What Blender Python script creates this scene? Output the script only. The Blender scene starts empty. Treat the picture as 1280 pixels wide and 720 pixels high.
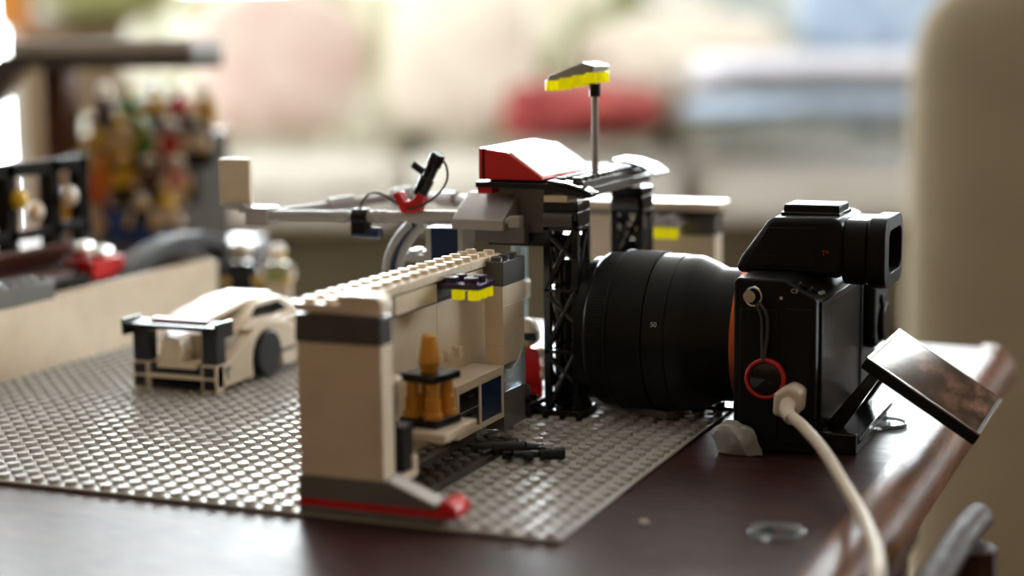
import bpy, bmesh, math, random
from mathutils import Vector, Matrix

random.seed(7)
SC = bpy.context.scene
COL = SC.collection
TZ = 0.70                     # height of the table top in metres
ROOM_O = (0.20884, -0.54013)  # foot of the camera; the room is turned against the table
ROOM_A = 0.3944

# ------------------------------------------------------------------ camera
def make_camera():
    yaw, pitch, roll = -0.394395, -0.145295, -0.011878
    fw = Vector((math.sin(yaw) * math.cos(pitch), math.cos(yaw) * math.cos(pitch), math.sin(pitch)))
    r = Vector((math.cos(yaw), -math.sin(yaw), 0)); u = r.cross(fw)
    r2 = r * math.cos(roll) + u * math.sin(roll); u2 = -r * math.sin(roll) + u * math.cos(roll)
    m = Matrix(((r2.x, u2.x, -fw.x, 0.20884), (r2.y, u2.y, -fw.y, -0.54013), (r2.z, u2.z, -fw.z, TZ + 0.17347), (0, 0, 0, 1)))
    cd = bpy.data.cameras.new('camera')
    cd.sensor_width = 36; cd.sensor_fit = 'HORIZONTAL'; cd.lens = 2185.11 / 1280 * 36
    cd.clip_start = 0.01; cd.clip_end = 60
    cd.dof.use_dof = True; cd.dof.focus_distance = 0.738; cd.dof.aperture_fstop = 3.6
    co = bpy.data.objects.new('camera', cd); COL.objects.link(co); co.matrix_world = m
    SC.camera = co
make_camera()

# ------------------------------------------------------------------ sky, light, exposure
SC.view_settings.view_transform = 'Standard'
SC.view_settings.look = 'None'
SC.view_settings.gamma = 1.0
SC.view_settings.use_curve_mapping = False
SC.view_settings.exposure = 1.25
W = bpy.data.worlds.new('overcast_sky'); SC.world = W; W.use_nodes = True
bg = W.node_tree.nodes['Background']
bg.inputs[0].default_value = (0.90, 0.97, 1.0, 1); bg.inputs[1].default_value = 12.0
SC.cycles.max_bounces = 10; SC.cycles.diffuse_bounces = 5; SC.cycles.glossy_bounces = 5
SC.cycles.transmission_bounces = 8; SC.cycles.transparent_max_bounces = 12
SC.cycles.caustics_reflective = False; SC.cycles.caustics_refractive = False
SC.cycles.sample_clamp_indirect = 6.0
SC.cycles.use_denoising = True

def room(u, v, z=0.0):
    c, s = math.cos(ROOM_A), math.sin(ROOM_A)
    return (ROOM_O[0] + u * c - v * s, ROOM_O[1] + u * s + v * c, z)

def portal(u, v, z, w, h, rot):
    l = bpy.data.lights.new('window_portal', 'AREA'); l.shape = 'RECTANGLE'; l.size = w; l.size_y = h
    l.cycles.is_portal = True
    o = bpy.data.objects.new('window_portal', l); COL.objects.link(o)
    o.location = room(u, v, z); o.rotation_euler = (math.radians(90), 0, ROOM_A + rot)
V_BACK = 5.9
portal(0.735, V_BACK + 0.02, 1.80, 4.47, 1.64, math.pi)
portal(-2.45, V_BACK + 0.02, 1.35, 1.6, 2.5, math.pi)
portal(-3.62, 4.0, 1.65, 2.6, 1.7, -math.pi / 2)
portal(4.02, 2.8, 1.65, 1.8, 1.5, math.pi / 2)

# ------------------------------------------------------------------ materials
def mat(name, col, rough=0.5, spec=0.5, metal=0.0, trans=0.0, coat=0.0, emit=None, ior=1.5, sss=0.0):
    m = bpy.data.materials.new(name); m.use_nodes = True
    b = m.node_tree.nodes['Principled BSDF']
    b.inputs['Base Color'].default_value = (*col, 1); b.inputs['Roughness'].default_value = rough
    b.inputs['Specular IOR Level'].default_value = spec; b.inputs['Metallic'].default_value = metal
    b.inputs['Transmission Weight'].default_value = trans; b.inputs['Coat Weight'].default_value = coat
    b.inputs['IOR'].default_value = ior
    if emit:
        b.inputs['Emission Color'].default_value = (*emit[:3], 1); b.inputs['Emission Strength'].default_value = emit[3]
    return m

def nodes(m):
    nt = m.node_tree
    return nt, nt.nodes, nt.links, nt.nodes['Principled BSDF']

def ramp(nt, fac, stops):
    r = nt.nodes.new('ShaderNodeValToRGB')
    while len(r.color_ramp.elements) < len(stops): r.color_ramp.elements.new(0.5)
    for e, (p, c) in zip(r.color_ramp.elements, stops):
        e.position = p; e.color = (*c, 1)
    nt.links.new(fac, r.inputs[0]); return r

def tex(nt, kind, scale, coord='Object', mapping=None, **kw):
    t = nt.nodes.new(kind)
    if 'Scale' in t.inputs: t.inputs['Scale'].default_value = scale
    for k, v in kw.items():
        if k in t.inputs: t.inputs[k].default_value = v
    tc = nt.nodes.new('ShaderNodeTexCoord'); mp = nt.nodes.new('ShaderNodeMapping')
    nt.links.new(tc.outputs[coord], mp.inputs[0]); nt.links.new(mp.outputs[0], t.inputs['Vector'])
    if mapping: mp.inputs['Scale'].default_value = mapping
    return t

def plastic(name, col, rough=0.22, spec=0.5):
    """Moulded plastic with faint colour drift and a touch of fine surface wear."""
    m = mat(name, col, rough, spec)
    nt, N, L, b = nodes(m)
    n = tex(nt, 'ShaderNodeTexNoise', 60.0, Detail=2.0)
    r = ramp(nt, n.outputs[0], [(0.3, tuple(c * 0.94 for c in col)), (0.7, tuple(min(1, c * 1.05) for c in col))])
    L.new(r.outputs[0], b.inputs['Base Color'])
    n2 = tex(nt, 'ShaderNodeTexNoise', 350.0, Detail=3.0)
    rr = nt.nodes.new('ShaderNodeMapRange'); rr.inputs[3].default_value = rough * 0.92; rr.inputs[4].default_value = rough * 1.12
    L.new(n2.outputs[0], rr.inputs[0]); L.new(rr.outputs[0], b.inputs['Roughness'])
    return m

M = {}
M['white'] = plastic('white_plastic', (0.76, 0.635, 0.475), 0.28)
M['tan'] = plastic('tan_plastic', (0.76, 0.64, 0.48), 0.28)
M['lgrey'] = plastic('light_grey_plastic', (0.40, 0.395, 0.38), 0.22)
M['plate'] = plastic('baseplate_grey_plastic', (0.50, 0.485, 0.46), 0.32)
M['glare_grey'] = plastic('glare_grey_plastic', (0.62, 0.60, 0.58), 0.25)  # pale tone that puts glare into the colour
M['dgrey'] = plastic('dark_grey_plastic', (0.085, 0.08, 0.078), 0.25)
M['mgrey'] = plastic('stone_grey_plastic', (0.16, 0.15, 0.14), 0.25)
M['ramp'] = plastic('dull_dark_grey_plastic', (0.045, 0.046, 0.052), 0.5, 0.3)
M['black'] = plastic('black_plastic', (0.008, 0.008, 0.009), 0.18, 0.32)
M['red'] = plastic('red_plastic', (0.62, 0.015, 0.018), 0.2)
M['gold'] = plastic('gold_plastic', (0.62, 0.27, 0.03), 0.3)
M['blue'] = plastic('blue_plastic', (0.02, 0.09, 0.34), 0.25)
M['navy'] = plastic('navy_plastic', (0.01, 0.025, 0.075), 0.22)
M['yellow'] = plastic('yellow_plastic', (0.80, 0.48, 0.03), 0.25)
M['skin'] = plastic('yellow_head_plastic', (0.92, 0.60, 0.07), 0.2)
M['orange'] = plastic('orange_plastic', (0.80, 0.22, 0.02), 0.25)
M['green'] = plastic('green_plastic', (0.10, 0.30, 0.06), 0.25)
M['olive'] = plastic('olive_plastic', (0.35, 0.36, 0.12), 0.25)
M['brown'] = plastic('brown_plastic', (0.10, 0.035, 0.02), 0.3)
M['pink'] = plastic('pink_plastic', (0.72, 0.25, 0.25), 0.25)
M['purple'] = plastic('dark_purple_plastic', (0.035, 0.018, 0.055), 0.15)
def yellow_lens():
    m = bpy.data.materials.new('clear_yellow_plastic'); m.use_nodes = True
    nt = m.node_tree; nt.nodes.clear(); A = nt.nodes.new
    o = A('ShaderNodeOutputMaterial'); d = A('ShaderNodeBsdfDiffuse'); t = A('ShaderNodeBsdfTranslucent'); g = A('ShaderNodeBsdfGlossy')
    d.inputs[0].default_value = (0.9, 0.78, 0.01, 1); t.inputs[0].default_value = (1.0, 0.92, 0.01, 1); g.inputs['Roughness'].default_value = 0.08
    n = A('ShaderNodeTexNoise'); n.inputs['Scale'].default_value = 300.0
    r = A('ShaderNodeMapRange'); r.inputs[3].default_value = 0.6; r.inputs[4].default_value = 0.85
    m1 = A('ShaderNodeMixShader'); m2 = A('ShaderNodeMixShader'); f = A('ShaderNodeFresnel'); L = nt.links.new
    L(n.outputs[0], r.inputs[0]); L(r.outputs[0], m1.inputs[0]); L(d.outputs[0], m1.inputs[1]); L(t.outputs[0], m1.inputs[2])
    L(f.outputs[0], m2.inputs[0]); L(m1.outputs[0], m2.inputs[1]); L(g.outputs[0], m2.inputs[2])
    e = A('ShaderNodeEmission'); e.inputs[0].default_value = (0.9, 0.82, 0.0, 1); e.inputs[1].default_value = 0.11   # faint glow added to brighten the unlit fluorescent plastic
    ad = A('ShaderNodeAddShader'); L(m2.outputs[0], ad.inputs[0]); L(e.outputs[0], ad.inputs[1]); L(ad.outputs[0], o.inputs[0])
    return m
M['trans_yellow'] = yellow_lens()
M['trans_blue'] = mat('clear_blue_plastic', (0.62, 0.78, 0.86), 0.15, 0.5, trans=0.5)
M['clear'] = mat('clear_glass', (0.82, 0.88, 0.88), 0.05, 0.5, trans=0.85)
M['chrome'] = mat('polished_metal', (0.75, 0.72, 0.66), 0.2, metal=1.0)
M['tyre'] = plastic('tyre_rubber', (0.014, 0.014, 0.015), 0.45, 0.3)
M['rim'] = plastic('dark_wheel_rim', (0.22, 0.22, 0.22), 0.25)
M['cable_white'] = plastic('white_cable_rubber', (0.66, 0.57, 0.45), 0.4)
M['cord_black'] = plastic('black_cord', (0.015, 0.015, 0.015), 0.5)
M['leash'] = plastic('grey_leash_cord', (0.05, 0.045, 0.04), 0.6)
M['mount_orange'] = mat('orange_anodised_metal', (0.62, 0.13, 0.035), 0.3, metal=0.6)
M['ink_white'] = mat('white_print', (0.55, 0.55, 0.53), 0.5)
M['ink_red'] = mat('red_print', (0.60, 0.03, 0.05), 0.5)
M['ink_dark'] = mat('dark_print', (0.05, 0.055, 0.07), 0.5)
M['red_rim'] = plastic('red_rubber_rim', (0.50, 0.012, 0.010), 0.3)

def cam_black(name, col, rough, scale, strength):
    m = mat(name, col, rough, 0.18)
    nt, N, L, b = nodes(m)
    n = tex(nt, 'ShaderNodeTexNoise', scale, Detail=4.0)
    bp = nt.nodes.new('ShaderNodeBump'); bp.inputs['Strength'].default_value = strength; bp.inputs['Distance'].default_value = 0.0002
    L.new(n.outputs[0], bp.inputs['Height']); L.new(bp.outputs[0], b.inputs['Normal'])
    return m
M['body'] = cam_black('camera_magnesium_black', (0.006, 0.0062, 0.007), 0.38, 2500, 0.15)
M['leather'] = cam_black('camera_grip_rubber', (0.006, 0.006, 0.0065), 0.55, 1500, 0.5)
M['rubber'] = cam_black('lens_rubber', (0.006, 0.006, 0.0062), 0.5, 1200, 0.25)
M['barrel'] = cam_black('lens_metal_black', (0.008, 0.008, 0.0085), 0.28, 2500, 0.1)
M['glossblack'] = mat('gloss_black_glass', (0.008, 0.008, 0.009), 0.06, 0.5)

def wood(name, dark, mid, light, rough, scale, stretch, scratch=0.4):
    m = mat(name, mid, rough, 0.22, coat=0.0)
    nt, N, L, b = nodes(m)
    n = tex(nt, 'ShaderNodeTexNoise', scale, mapping=stretch, Detail=8.0, Roughness=0.65, Distortion=0.6)
    r = ramp(nt, n.outputs[0], [(0.30, dark), (0.52, mid), (0.75, light)])
    L.new(r.outputs[0], b.inputs['Base Color'])
    s = tex(nt, 'ShaderNodeTexNoise', scale * 6, mapping=stretch, Detail=6.0)
    mr = nt.nodes.new('ShaderNodeMapRange'); mr.inputs[3].default_value = rough * 0.6; mr.inputs[4].default_value = rough * 1.6
    L.new(s.outputs[0], mr.inputs[0]); L.new(mr.outputs[0], b.inputs['Roughness'])
    bp = nt.nodes.new('ShaderNodeBump'); bp.inputs['Strength'].default_value = scratch; bp.inputs['Distance'].default_value = 0.00006
    L.new(s.outputs[0], bp.inputs['Height']); L.new(bp.outputs[0], b.inputs['Normal'])
    return m
M['mahogany'] = wood('dark_mahogany', (0.014, 0.005, 0.005), (0.040, 0.014, 0.012), (0.085, 0.032, 0.025), 0.37, 14, (1.2, 14, 1), 0.22)
M['edge_wood'] = wood('worn_brown_edge', (0.05, 0.016, 0.006), (0.14, 0.050, 0.018), (0.26, 0.11, 0.045), 0.30, 10, (10, 1.5, 10), 0.3)
M['chair_wood'] = wood('dark_chair_wood', (0.015, 0.006, 0.003), (0.035, 0.014, 0.007), (0.085, 0.038, 0.02), 0.55, 8, (8, 1.5, 8), 0.2)
M['floor_wood'] = wood('oak_floor', (0.08, 0.045, 0.02), (0.13, 0.075, 0.04), (0.17, 0.105, 0.06), 0.45, 3, (8, 1, 1), 0.2)

def fabric(name, stops, scale, weave=900, rough=0.9, detail=2.0):
    m = mat(name, stops[0][1], rough, 0.2)
    nt, N, L, b = nodes(m)
    n = tex(nt, 'ShaderNodeTexNoise', scale, Detail=detail, Distortion=1.2)
    r = ramp(nt, n.outputs[0], stops)
    L.new(r.outputs[0], b.inputs['Base Color'])
    w = tex(nt, 'ShaderNodeTexNoise', weave, Detail=2.0)
    bp = nt.nodes.new('ShaderNodeBump'); bp.inputs['Strength'].default_value = 0.25; bp.inputs['Distance'].default_value = 0.001
    L.new(w.outputs[0], bp.inputs['Height']); L.new(bp.outputs[0], b.inputs['Normal'])
    return m
M['floral'] = fabric('floral_upholstery', [(0.36, (0.22, 0.23, 0.12)), (0.45, (0.48, 0.46, 0.33)), (0.55, (0.62, 0.60, 0.50)), (0.68, (0.45, 0.36, 0.28))], 3.2)
M['floral_grey'] = fabric('grey_floral_upholstery', [(0.36, (0.240, 0.275, 0.284)), (0.46, (0.440, 0.446, 0.395)), (0.56, (0.528, 0.510, 0.435)), (0.68, (0.320, 0.340, 0.332))], 6.0)
M['cream_throw'] = fabric('cream_throw', [(0.35, (0.528, 0.494, 0.427)), (0.65, (0.608, 0.583, 0.521))], 4.0)
M['sofa_base_shaded'] = fabric('shaded_brown_skirt', [(0.35, (0.055, 0.042, 0.022)), (0.65, (0.075, 0.058, 0.032))], 3.0)  # shade below the seat is put into this darker colour
M['red_cloth'] = fabric('dark_red_cloth', [(0.35, (0.20, 0.03, 0.03)), (0.65, (0.34, 0.07, 0.06))], 6.0)
M['cream_cloth'] = fabric('cream_cloth', [(0.35, (0.560, 0.486, 0.395)), (0.65, (0.640, 0.583, 0.490))], 6.0)
M['pink_cloth'] = fabric('pink_cloth', [(0.35, (0.528, 0.373, 0.316)), (0.65, (0.608, 0.518, 0.442))], 7.0)
M['lilac_cloth'] = fabric('pale_lilac_cloth', [(0.35, (0.440, 0.429, 0.474)), (0.65, (0.544, 0.535, 0.569))], 6.0)
M['blue_cloth'] = fabric('grey_blue_cloth', [(0.35, (0.28, 0.35, 0.45)), (0.65, (0.42, 0.50, 0.60))], 6.0)
M['armchair'] = fabric('beige_upholstery', [(0.35, (0.30, 0.245, 0.16)), (0.65, (0.34, 0.28, 0.185))], 4.0)
M['curtain_olive'] = fabric('olive_curtain', [(0.35, (0.16, 0.17, 0.06)), (0.65, (0.28, 0.27, 0.12))], 5.0)
M['curtain_orange'] = fabric('orange_curtain', [(0.35, (0.60, 0.20, 0.04)), (0.65, (0.75, 0.30, 0.07))], 5.0)

def paint(name, col):
    m = mat(name, col, 0.8, 0.2)
    nt, N, L, b = nodes(m)
    n = tex(nt, 'ShaderNodeTexNoise', 1.5, Detail=3.0)
    r = ramp(nt, n.outputs[0], [(0.3, tuple(c * 0.96 for c in col)), (0.7, tuple(c * 1.03 for c in col))])
    L.new(r.outputs[0], b.inputs['Base Color']); return m
M['wall'] = paint('warm_wall_paint', (0.20, 0.135, 0.075))
M['ceiling'] = paint('ceiling_paint', (0.84, 0.80, 0.74))
M['frame'] = paint('white_frame_paint', (0.75, 0.73, 0.68))

def pane_mat():
    m = bpy.data.materials.new('window_glass'); m.use_nodes = True
    nt = m.node_tree; nt.nodes.clear()
    o = nt.nodes.new('ShaderNodeOutputMaterial'); mx = nt.nodes.new('ShaderNodeMixShader')
    t = nt.nodes.new('ShaderNodeBsdfTransparent'); g = nt.nodes.new('ShaderNodeBsdfGlossy'); g.inputs['Roughness'].default_value = 0.02
    f = nt.nodes.new('ShaderNodeFresnel'); f.inputs[0].default_value = 1.45
    nt.links.new(f.outputs[0], mx.inputs[0]); nt.links.new(t.outputs[0], mx.inputs[1]); nt.links.new(g.outputs[0], mx.inputs[2])
    nt.links.new(mx.outputs[0], o.inputs[0]); return m
M['pane'] = pane_mat()

def clear_disc_mat():
    m = mat('clear_acrylic', (0.55, 0.58, 0.58), 0.08, 0.5, trans=0.9); return m
M['acrylic'] = clear_disc_mat()

def putty_mat():
    m = mat('crumpled_translucent_plastic', (0.36, 0.365, 0.36), 0.35, 0.5)
    nt, N, L, b = nodes(m)
    b.inputs['Subsurface Weight'].default_value = 0.4; b.inputs['Subsurface Radius'].default_value = (0.004, 0.004, 0.004)
    n = tex(nt, 'ShaderNodeTexVoronoi', 220.0)
    bp = nt.nodes.new('ShaderNodeBump'); bp.inputs['Strength'].default_value = 0.35; bp.inputs['Distance'].default_value = 0.001
    L.new(n.outputs[0], bp.inputs['Height']); L.new(bp.outputs[0], b.inputs['Normal']); return m
M['putty'] = putty_mat()

# ------------------------------------------------------------------ mesh builder (millimetres unless unit is given)
class MB:
    def __init__(s): s.bm = bmesh.new()
    def face(s, vs, smooth=False):
        try:
            f = s.bm.faces.new(vs); f.smooth = smooth; return f
        except ValueError: return None
    def box(s, x0, x1, y0, y1, z0, z1):
        v = [s.bm.verts.new((x, y, z)) for z in (z0, z1) for x, y in ((x0, y0), (x1, y0), (x1, y1), (x0, y1))]
        for q in ((3, 2, 1, 0), (4, 5, 6, 7), (0, 1, 5, 4), (1, 2, 6, 5), (2, 3, 7, 6), (3, 0, 4, 7)): s.face([v[i] for i in q])
        return s
    def prism(s, pts, axis, a, b, smooth=False):
        def P(p, t):
            if axis == 'y': return (p[0], t, p[1])
            if axis == 'x': return (t, p[0], p[1])
            return (p[0], p[1], t)
        A = [s.bm.verts.new(P(p, a)) for p in pts]; B = [s.bm.verts.new(P(p, b)) for p in pts]
        n = len(pts); s.face(A); s.face(B[::-1])
        for i in range(n): s.face([A[i], B[i], B[(i + 1) % n], A[(i + 1) % n]], smooth)
        return s
    def cyl(s, p0, p1, r0, r1=None, seg=16, caps=True, smooth=True):
        r1 = r0 if r1 is None else r1
        p0, p1 = Vector(p0), Vector(p1); d = (p1 - p0).normalized()
        q = d.to_track_quat('Z', 'Y'); R = []
        for p, r in ((p0, r0), (p1, r1)):
            R.append([s.bm.verts.new(p + q @ Vector((r * math.cos(2 * math.pi * k / seg), r * math.sin(2 * math.pi * k / seg), 0))) for k in range(seg)])
        for k in range(seg): s.face([R[0][k], R[0][(k + 1) % seg], R[1][(k + 1) % seg], R[1][k]], smooth)
        if caps: s.face(R[0][::-1]); s.face(R[1])
        return s
    def lathe(s, prof, origin=(0, 0, 0), d=(0, 0, 1), seg=32, caps=True):
        o = Vector(origin); d = Vector(d).normalized(); q = d.to_track_quat('Z', 'Y'); R = []
        for r, t in prof:
            R.append([s.bm.verts.new(o + q @ Vector((r * math.cos(2 * math.pi * k / seg), r * math.sin(2 * math.pi * k / seg), t))) for k in range(seg)])
        for a, b in zip(R, R[1:]):
            for k in range(seg): s.face([a[k], a[(k + 1) % seg], b[(k + 1) % seg], b[k]], True)
        if caps: s.face(R[0][::-1]); s.face(R[-1])
        return s
    def ball(s, c, r, seg=14, rings=8, zmin=-1.0):
        r = (r, r, r) if not isinstance(r, tuple) else r
        rows = []
        for i in range(rings + 1):
            t = math.pi * i / rings; z = max(math.cos(t), zmin); w = math.sin(t)
            rows.append([s.bm.verts.new((c[0] + r[0] * w * math.cos(2 * math.pi * k / seg), c[1] + r[1] * w * math.sin(2 * math.pi * k / seg), c[2] + r[2] * z)) for k in range(seg)])
        for a, b in zip(rows, rows[1:]):
            for k in range(seg): s.face([a[k], b[k], b[(k + 1) % seg], a[(k + 1) % seg]], True)
        bmesh.ops.remove_doubles(s.bm, verts=rows[0] + rows[-1], dist=1e-6)
        return s
    def tube(s, pts, r, seg=8, sub=6):
        P = [Vector(p) for p in pts]
        if sub > 1 and len(P) > 2:
            Q = []
            for i in range(len(P) - 1):
                a = P[max(i - 1, 0)]; b = P[i]; c = P[i + 1]; d = P[min(i + 2, len(P) - 1)]
                for k in range(sub):
                    t = k / sub
                    Q.append(0.5 * ((2 * b) + (c - a) * t + (2 * a - 5 * b + 4 * c - d) * t * t + (3 * b - a - 3 * c + d) * t ** 3))
            Q.append(P[-1]); P = Q
        rings = []; up = None
        for i, p in enumerate(P):
            t = (P[min(i + 1, len(P) - 1)] - P[max(i - 1, 0)]).normalized()
            if up is None: up = t.orthogonal().normalized()
            up = (up - t * up.dot(t)).normalized(); w = t.cross(up)
            rr = r(i / (len(P) - 1)) if callable(r) else r
            rings.append([s.bm.verts.new(p + rr * (math.cos(2 * math.pi * k / seg) * up + math.sin(2 * math.pi * k / seg) * w)) for k in range(seg)])
        for a, b in zip(rings, rings[1:]):
            for k in range(seg): s.face([a[k], a[(k + 1) % seg], b[(k + 1) % seg], b[k]], True)
        s.face(rings[0][::-1]); s.face(rings[-1]); return s
    def studs(s, xs, ys, z, r=2.45, h=1.7, seg=12):
        for x in xs:
            for y in ys: s.cyl((x, y, z - 0.2), (x, y, z + h), r, seg=seg)
        return s
    def brick(s, x0, x1, y0, y1, z0, z1, studs=True, p=None):
        g = 0.06
        s.box(x0 + g, x1 - g, y0 + g, y1 - g, z0, z1 - g)
        if studs:
            nx = max(1, round((x1 - x0) / 8.2)); ny = max(1, round((y1 - y0) / 8.2))
            s.studs([x0 + (i + 0.5) * (x1 - x0) / nx for i in range(nx)], [y0 + (j + 0.5) * (y1 - y0) / ny for j in range(ny)], z1)
        return s
    def xform(s, m):
        bmesh.ops.transform(s.bm, matrix=m, verts=s.bm.verts); return s

def setp(o, label=None, cat=None, group=None, kind=None):
    for k, v in (('label', label), ('category', cat), ('group', group), ('kind', kind)):
        if v: o[k] = v
    return o

ORIGIN = {}
def thing(name, label, cat, loc, rot=0.0, group=None):
    """An Empty at the base of the thing, loc in millimetres on the table top."""
    o = bpy.data.objects.new(name, None); COL.objects.link(o); o.empty_display_size = 0.02
    o.location = (loc[0] / 1000, loc[1] / 1000, TZ + loc[2] / 1000); o.rotation_euler = (0, 0, rot)
    ORIGIN[o.name] = (Vector(loc), 0.001)
    return setp(o, label, cat, group)

def rthing(name, label, cat, u, v, z=0.0, rot=0.0, group=None):
    """The same in room metres (u to the right, v away from the camera)."""
    o = bpy.data.objects.new(name, None); COL.objects.link(o); o.empty_display_size = 0.1
    o.location = room(u, v, z); o.rotation_euler = (0, 0, ROOM_A + rot)
    ORIGIN[o.name] = (Vector((0, 0, 0)), 1.0)
    return setp(o, label, cat, group)

def build(name, mb, m, parent=None, bevel=0.0, local=False, label=None, kind=None, angle=35, root=None):
    me = bpy.data.meshes.new(name)
    rt = root
    if rt is None and parent is not None:
        rt = parent
        while rt.parent is not None: rt = rt.parent
    org, unit = ORIGIN.get(rt.name if rt is not None else '', (Vector((0, 0, 0)), 1.0))
    if local: org = Vector((0, 0, 0))
    bmesh.ops.recalc_face_normals(mb.bm, faces=mb.bm.faces)
    for v in mb.bm.verts: v.co = (v.co - org) * unit
    mb.bm.to_mesh(me); mb.bm.free()
    me.set_sharp_from_angle(angle=math.radians(angle))
    me.materials.append(m)
    o = bpy.data.objects.new(name, me); COL.objects.link(o)
    if parent is not None: o.parent = parent
    if bevel:
        b = o.modifiers.new('soft_edges', 'BEVEL'); b.width = bevel * unit; b.segments = 2; b.limit_method = 'ANGLE'; b.angle_limit = math.radians(40)
        b.harden_normals = False
    if label: o['label'] = label
    if kind: o['kind'] = kind
    return o

def share(src, name, parent, loc):
    """Another part with the same mesh, loc in millimetres relative to its thing."""
    o = src.copy(); o.name = name; COL.objects.link(o); o.parent = parent
    o.location = (loc[0] / 1000, loc[1] / 1000, loc[2] / 1000); return o

def copy_tree(o, parent=None):
    c = o.copy(); COL.objects.link(c); c.parent = parent
    for ch in list(o.children): copy_tree(ch, c)
    return c

def text(name, body, size, m, parent, loc, rot, extrude=0.05):
    cu = bpy.data.curves.new(name, 'FONT'); cu.body = body; cu.size = size / 1000; cu.extrude = extrude / 1000
    cu.align_x = 'CENTER'; cu.align_y = 'CENTER'; cu.materials.append(m)
    t = bpy.data.objects.new(name, cu); COL.objects.link(t)
    me = bpy.data.meshes.new_from_object(t.evaluated_get(bpy.context.evaluated_depsgraph_get()))
    bpy.data.objects.remove(t); bpy.data.curves.remove(cu)
    me.name = name
    if not me.materials: me.materials.append(m)
    o = bpy.data.objects.new(name, me); COL.objects.link(o); o.parent = parent
    rt = parent
    while rt.parent is not None: rt = rt.parent
    org, unit = ORIGIN[rt.name]
    o.location = (Vector(loc) - org) * unit; o.rotation_euler = rot
    return o

# ================================================================== ROOM
def structure(name, mb, m, bevel=0.0, parent=None):
    o = build(name, mb, m, parent, bevel, root=None)
    if parent is None:
        o.location = room(0, 0); o.rotation_euler = (0, 0, ROOM_A)
    return setp(o, kind='structure')
UL, UR, VF, CZ = -3.6, 4.0, -2.2, 2.8
structure('floor', MB().box(UL - .1, UR + .1, VF - .1, V_BACK + .2, -0.05, 0), M['floor_wood'])
structure('ceiling', MB().box(UL - .1, UR + .1, VF - .1, V_BACK + .2, CZ, CZ + .1), M['ceiling'])
W3 = (2.7, 5.3, 0.8, 2.5)  # unseen left window, added to light the sofa front
wl = MB()
for a in ((VF, W3[0], 0, CZ), (W3[1], V_BACK, 0, CZ), (W3[0], W3[1], 0, W3[2]), (W3[0], W3[1], W3[3], CZ)):
    wl.box(UL - .1, UL, a[0], a[1], a[2], a[3])
structure('wall_left', wl, M['wall'])
f3 = MB()
for a in ((W3[0], W3[0] + .06, W3[2], W3[3]), (W3[1] - .06, W3[1], W3[2], W3[3]), (W3[0], W3[1], W3[2], W3[2] + .06), (W3[0], W3[1], W3[3] - .06, W3[3])):
    f3.box(UL - .08, UL - .02, a[0], a[1], a[2], a[3])
w3 = structure('added_window_3', f3, M['frame'])
build('mullion', MB().box(UL - .075, UL - .025, 3.98, 4.02, W3[2], W3[3]), M['frame'], w3)
for a, b in ((W3[0], 3.98), (4.02, W3[1])): build('pane', MB().box(UL - .052, UL - .048, a, b, W3[2], W3[3]), M['pane'], w3)
W4 = (1.9, 3.7, 0.9, 2.4)
wr = MB()
for a in ((VF, W4[0], 0, CZ), (W4[1], V_BACK, 0, CZ), (W4[0], W4[1], 0, W4[2]), (W4[0], W4[1], W4[3], CZ)):
    wr.box(UR, UR + .1, a[0], a[1], a[2], a[3])
structure('wall_right', wr, M['wall'])
f4 = MB()
for a in ((W4[0], W4[0] + .06, W4[2], W4[3]), (W4[1] - .06, W4[1], W4[2], W4[3]), (W4[0], W4[1], W4[2], W4[2] + .06), (W4[0], W4[1], W4[3] - .06, W4[3])):
    f4.box(UR + .02, UR + .08, a[0], a[1], a[2], a[3])
w4 = structure('window_4', f4, M['frame'])
build('mullion', MB().box(UR + .025, UR + .075, 2.78, 2.82, W4[2], W4[3]), M['frame'], w4)
for a, b in ((W4[0], 2.78), (2.82, W4[1])): build('pane', MB().box(UR + .048, UR + .052, a, b, W4[2], W4[3]), M['pane'], w4)
structure('wall_front', MB().box(UL, UR, VF - .1, VF, 0, CZ), M['wall'])
W1 = (-1.50, 2.97, 0.98, 2.62); W2 = (-3.25, -1.65, 0.10, 2.60)
wb = MB()
for a in ((UL, W2[0], 0, CZ), (W2[1], W1[0], 0, CZ), (W1[1], UR, 0, CZ), (W2[0], W2[1], 0, W2[2]), (W2[0], W2[1], W2[3], CZ), (W1[0], W1[1], 0, W1[2]), (W1[0], W1[1], W1[3], CZ)):
    wb.box(a[0], a[1], V_BACK, V_BACK + .15, a[2], a[3])
structure('wall_back', wb, M['wall'])
def window(name, w, cols, rows):
    f = MB(); t = 0.06
    f.box(w[0], w[0] + t, V_BACK + .03, V_BACK + .10, w[2], w[3]).box(w[1] - t, w[1], V_BACK + .03, V_BACK + .10, w[2], w[3])
    f.box(w[0] + t, w[1] - t, V_BACK + .03, V_BACK + .10, w[2], w[2] + t).box(w[0] + t, w[1] - t, V_BACK + .03, V_BACK + .10, w[3] - t, w[3])
    o = structure(name, f, M['frame'], 0.004)
    du = (w[1] - w[0]) / cols; dz = (w[3] - w[2]) / rows
    for i in range(1, cols): build('mullion', MB().box(w[0] + i * du - .02, w[0] + i * du + .02, V_BACK + .035, V_BACK + .095, w[2] + t, w[3] - t), M['frame'], o)
    for j in range(1, rows): build('transom', MB().box(w[0] + t, w[1] - t, V_BACK + .04, V_BACK + .09, w[2] + j * dz - .015, w[2] + j * dz + .015), M['frame'], o)
    for i in range(cols):
        for j in range(rows):
            build('pane', MB().box(w[0] + i * du + .02, w[0] + (i + 1) * du - .02, V_BACK + .062, V_BACK + .066, w[2] + j * dz + .02, w[2] + (j + 1) * dz - .02), M['pane'], o)
window('window_1', W1, 5, 1)
window('window_2', W2, 2, 1)
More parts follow.
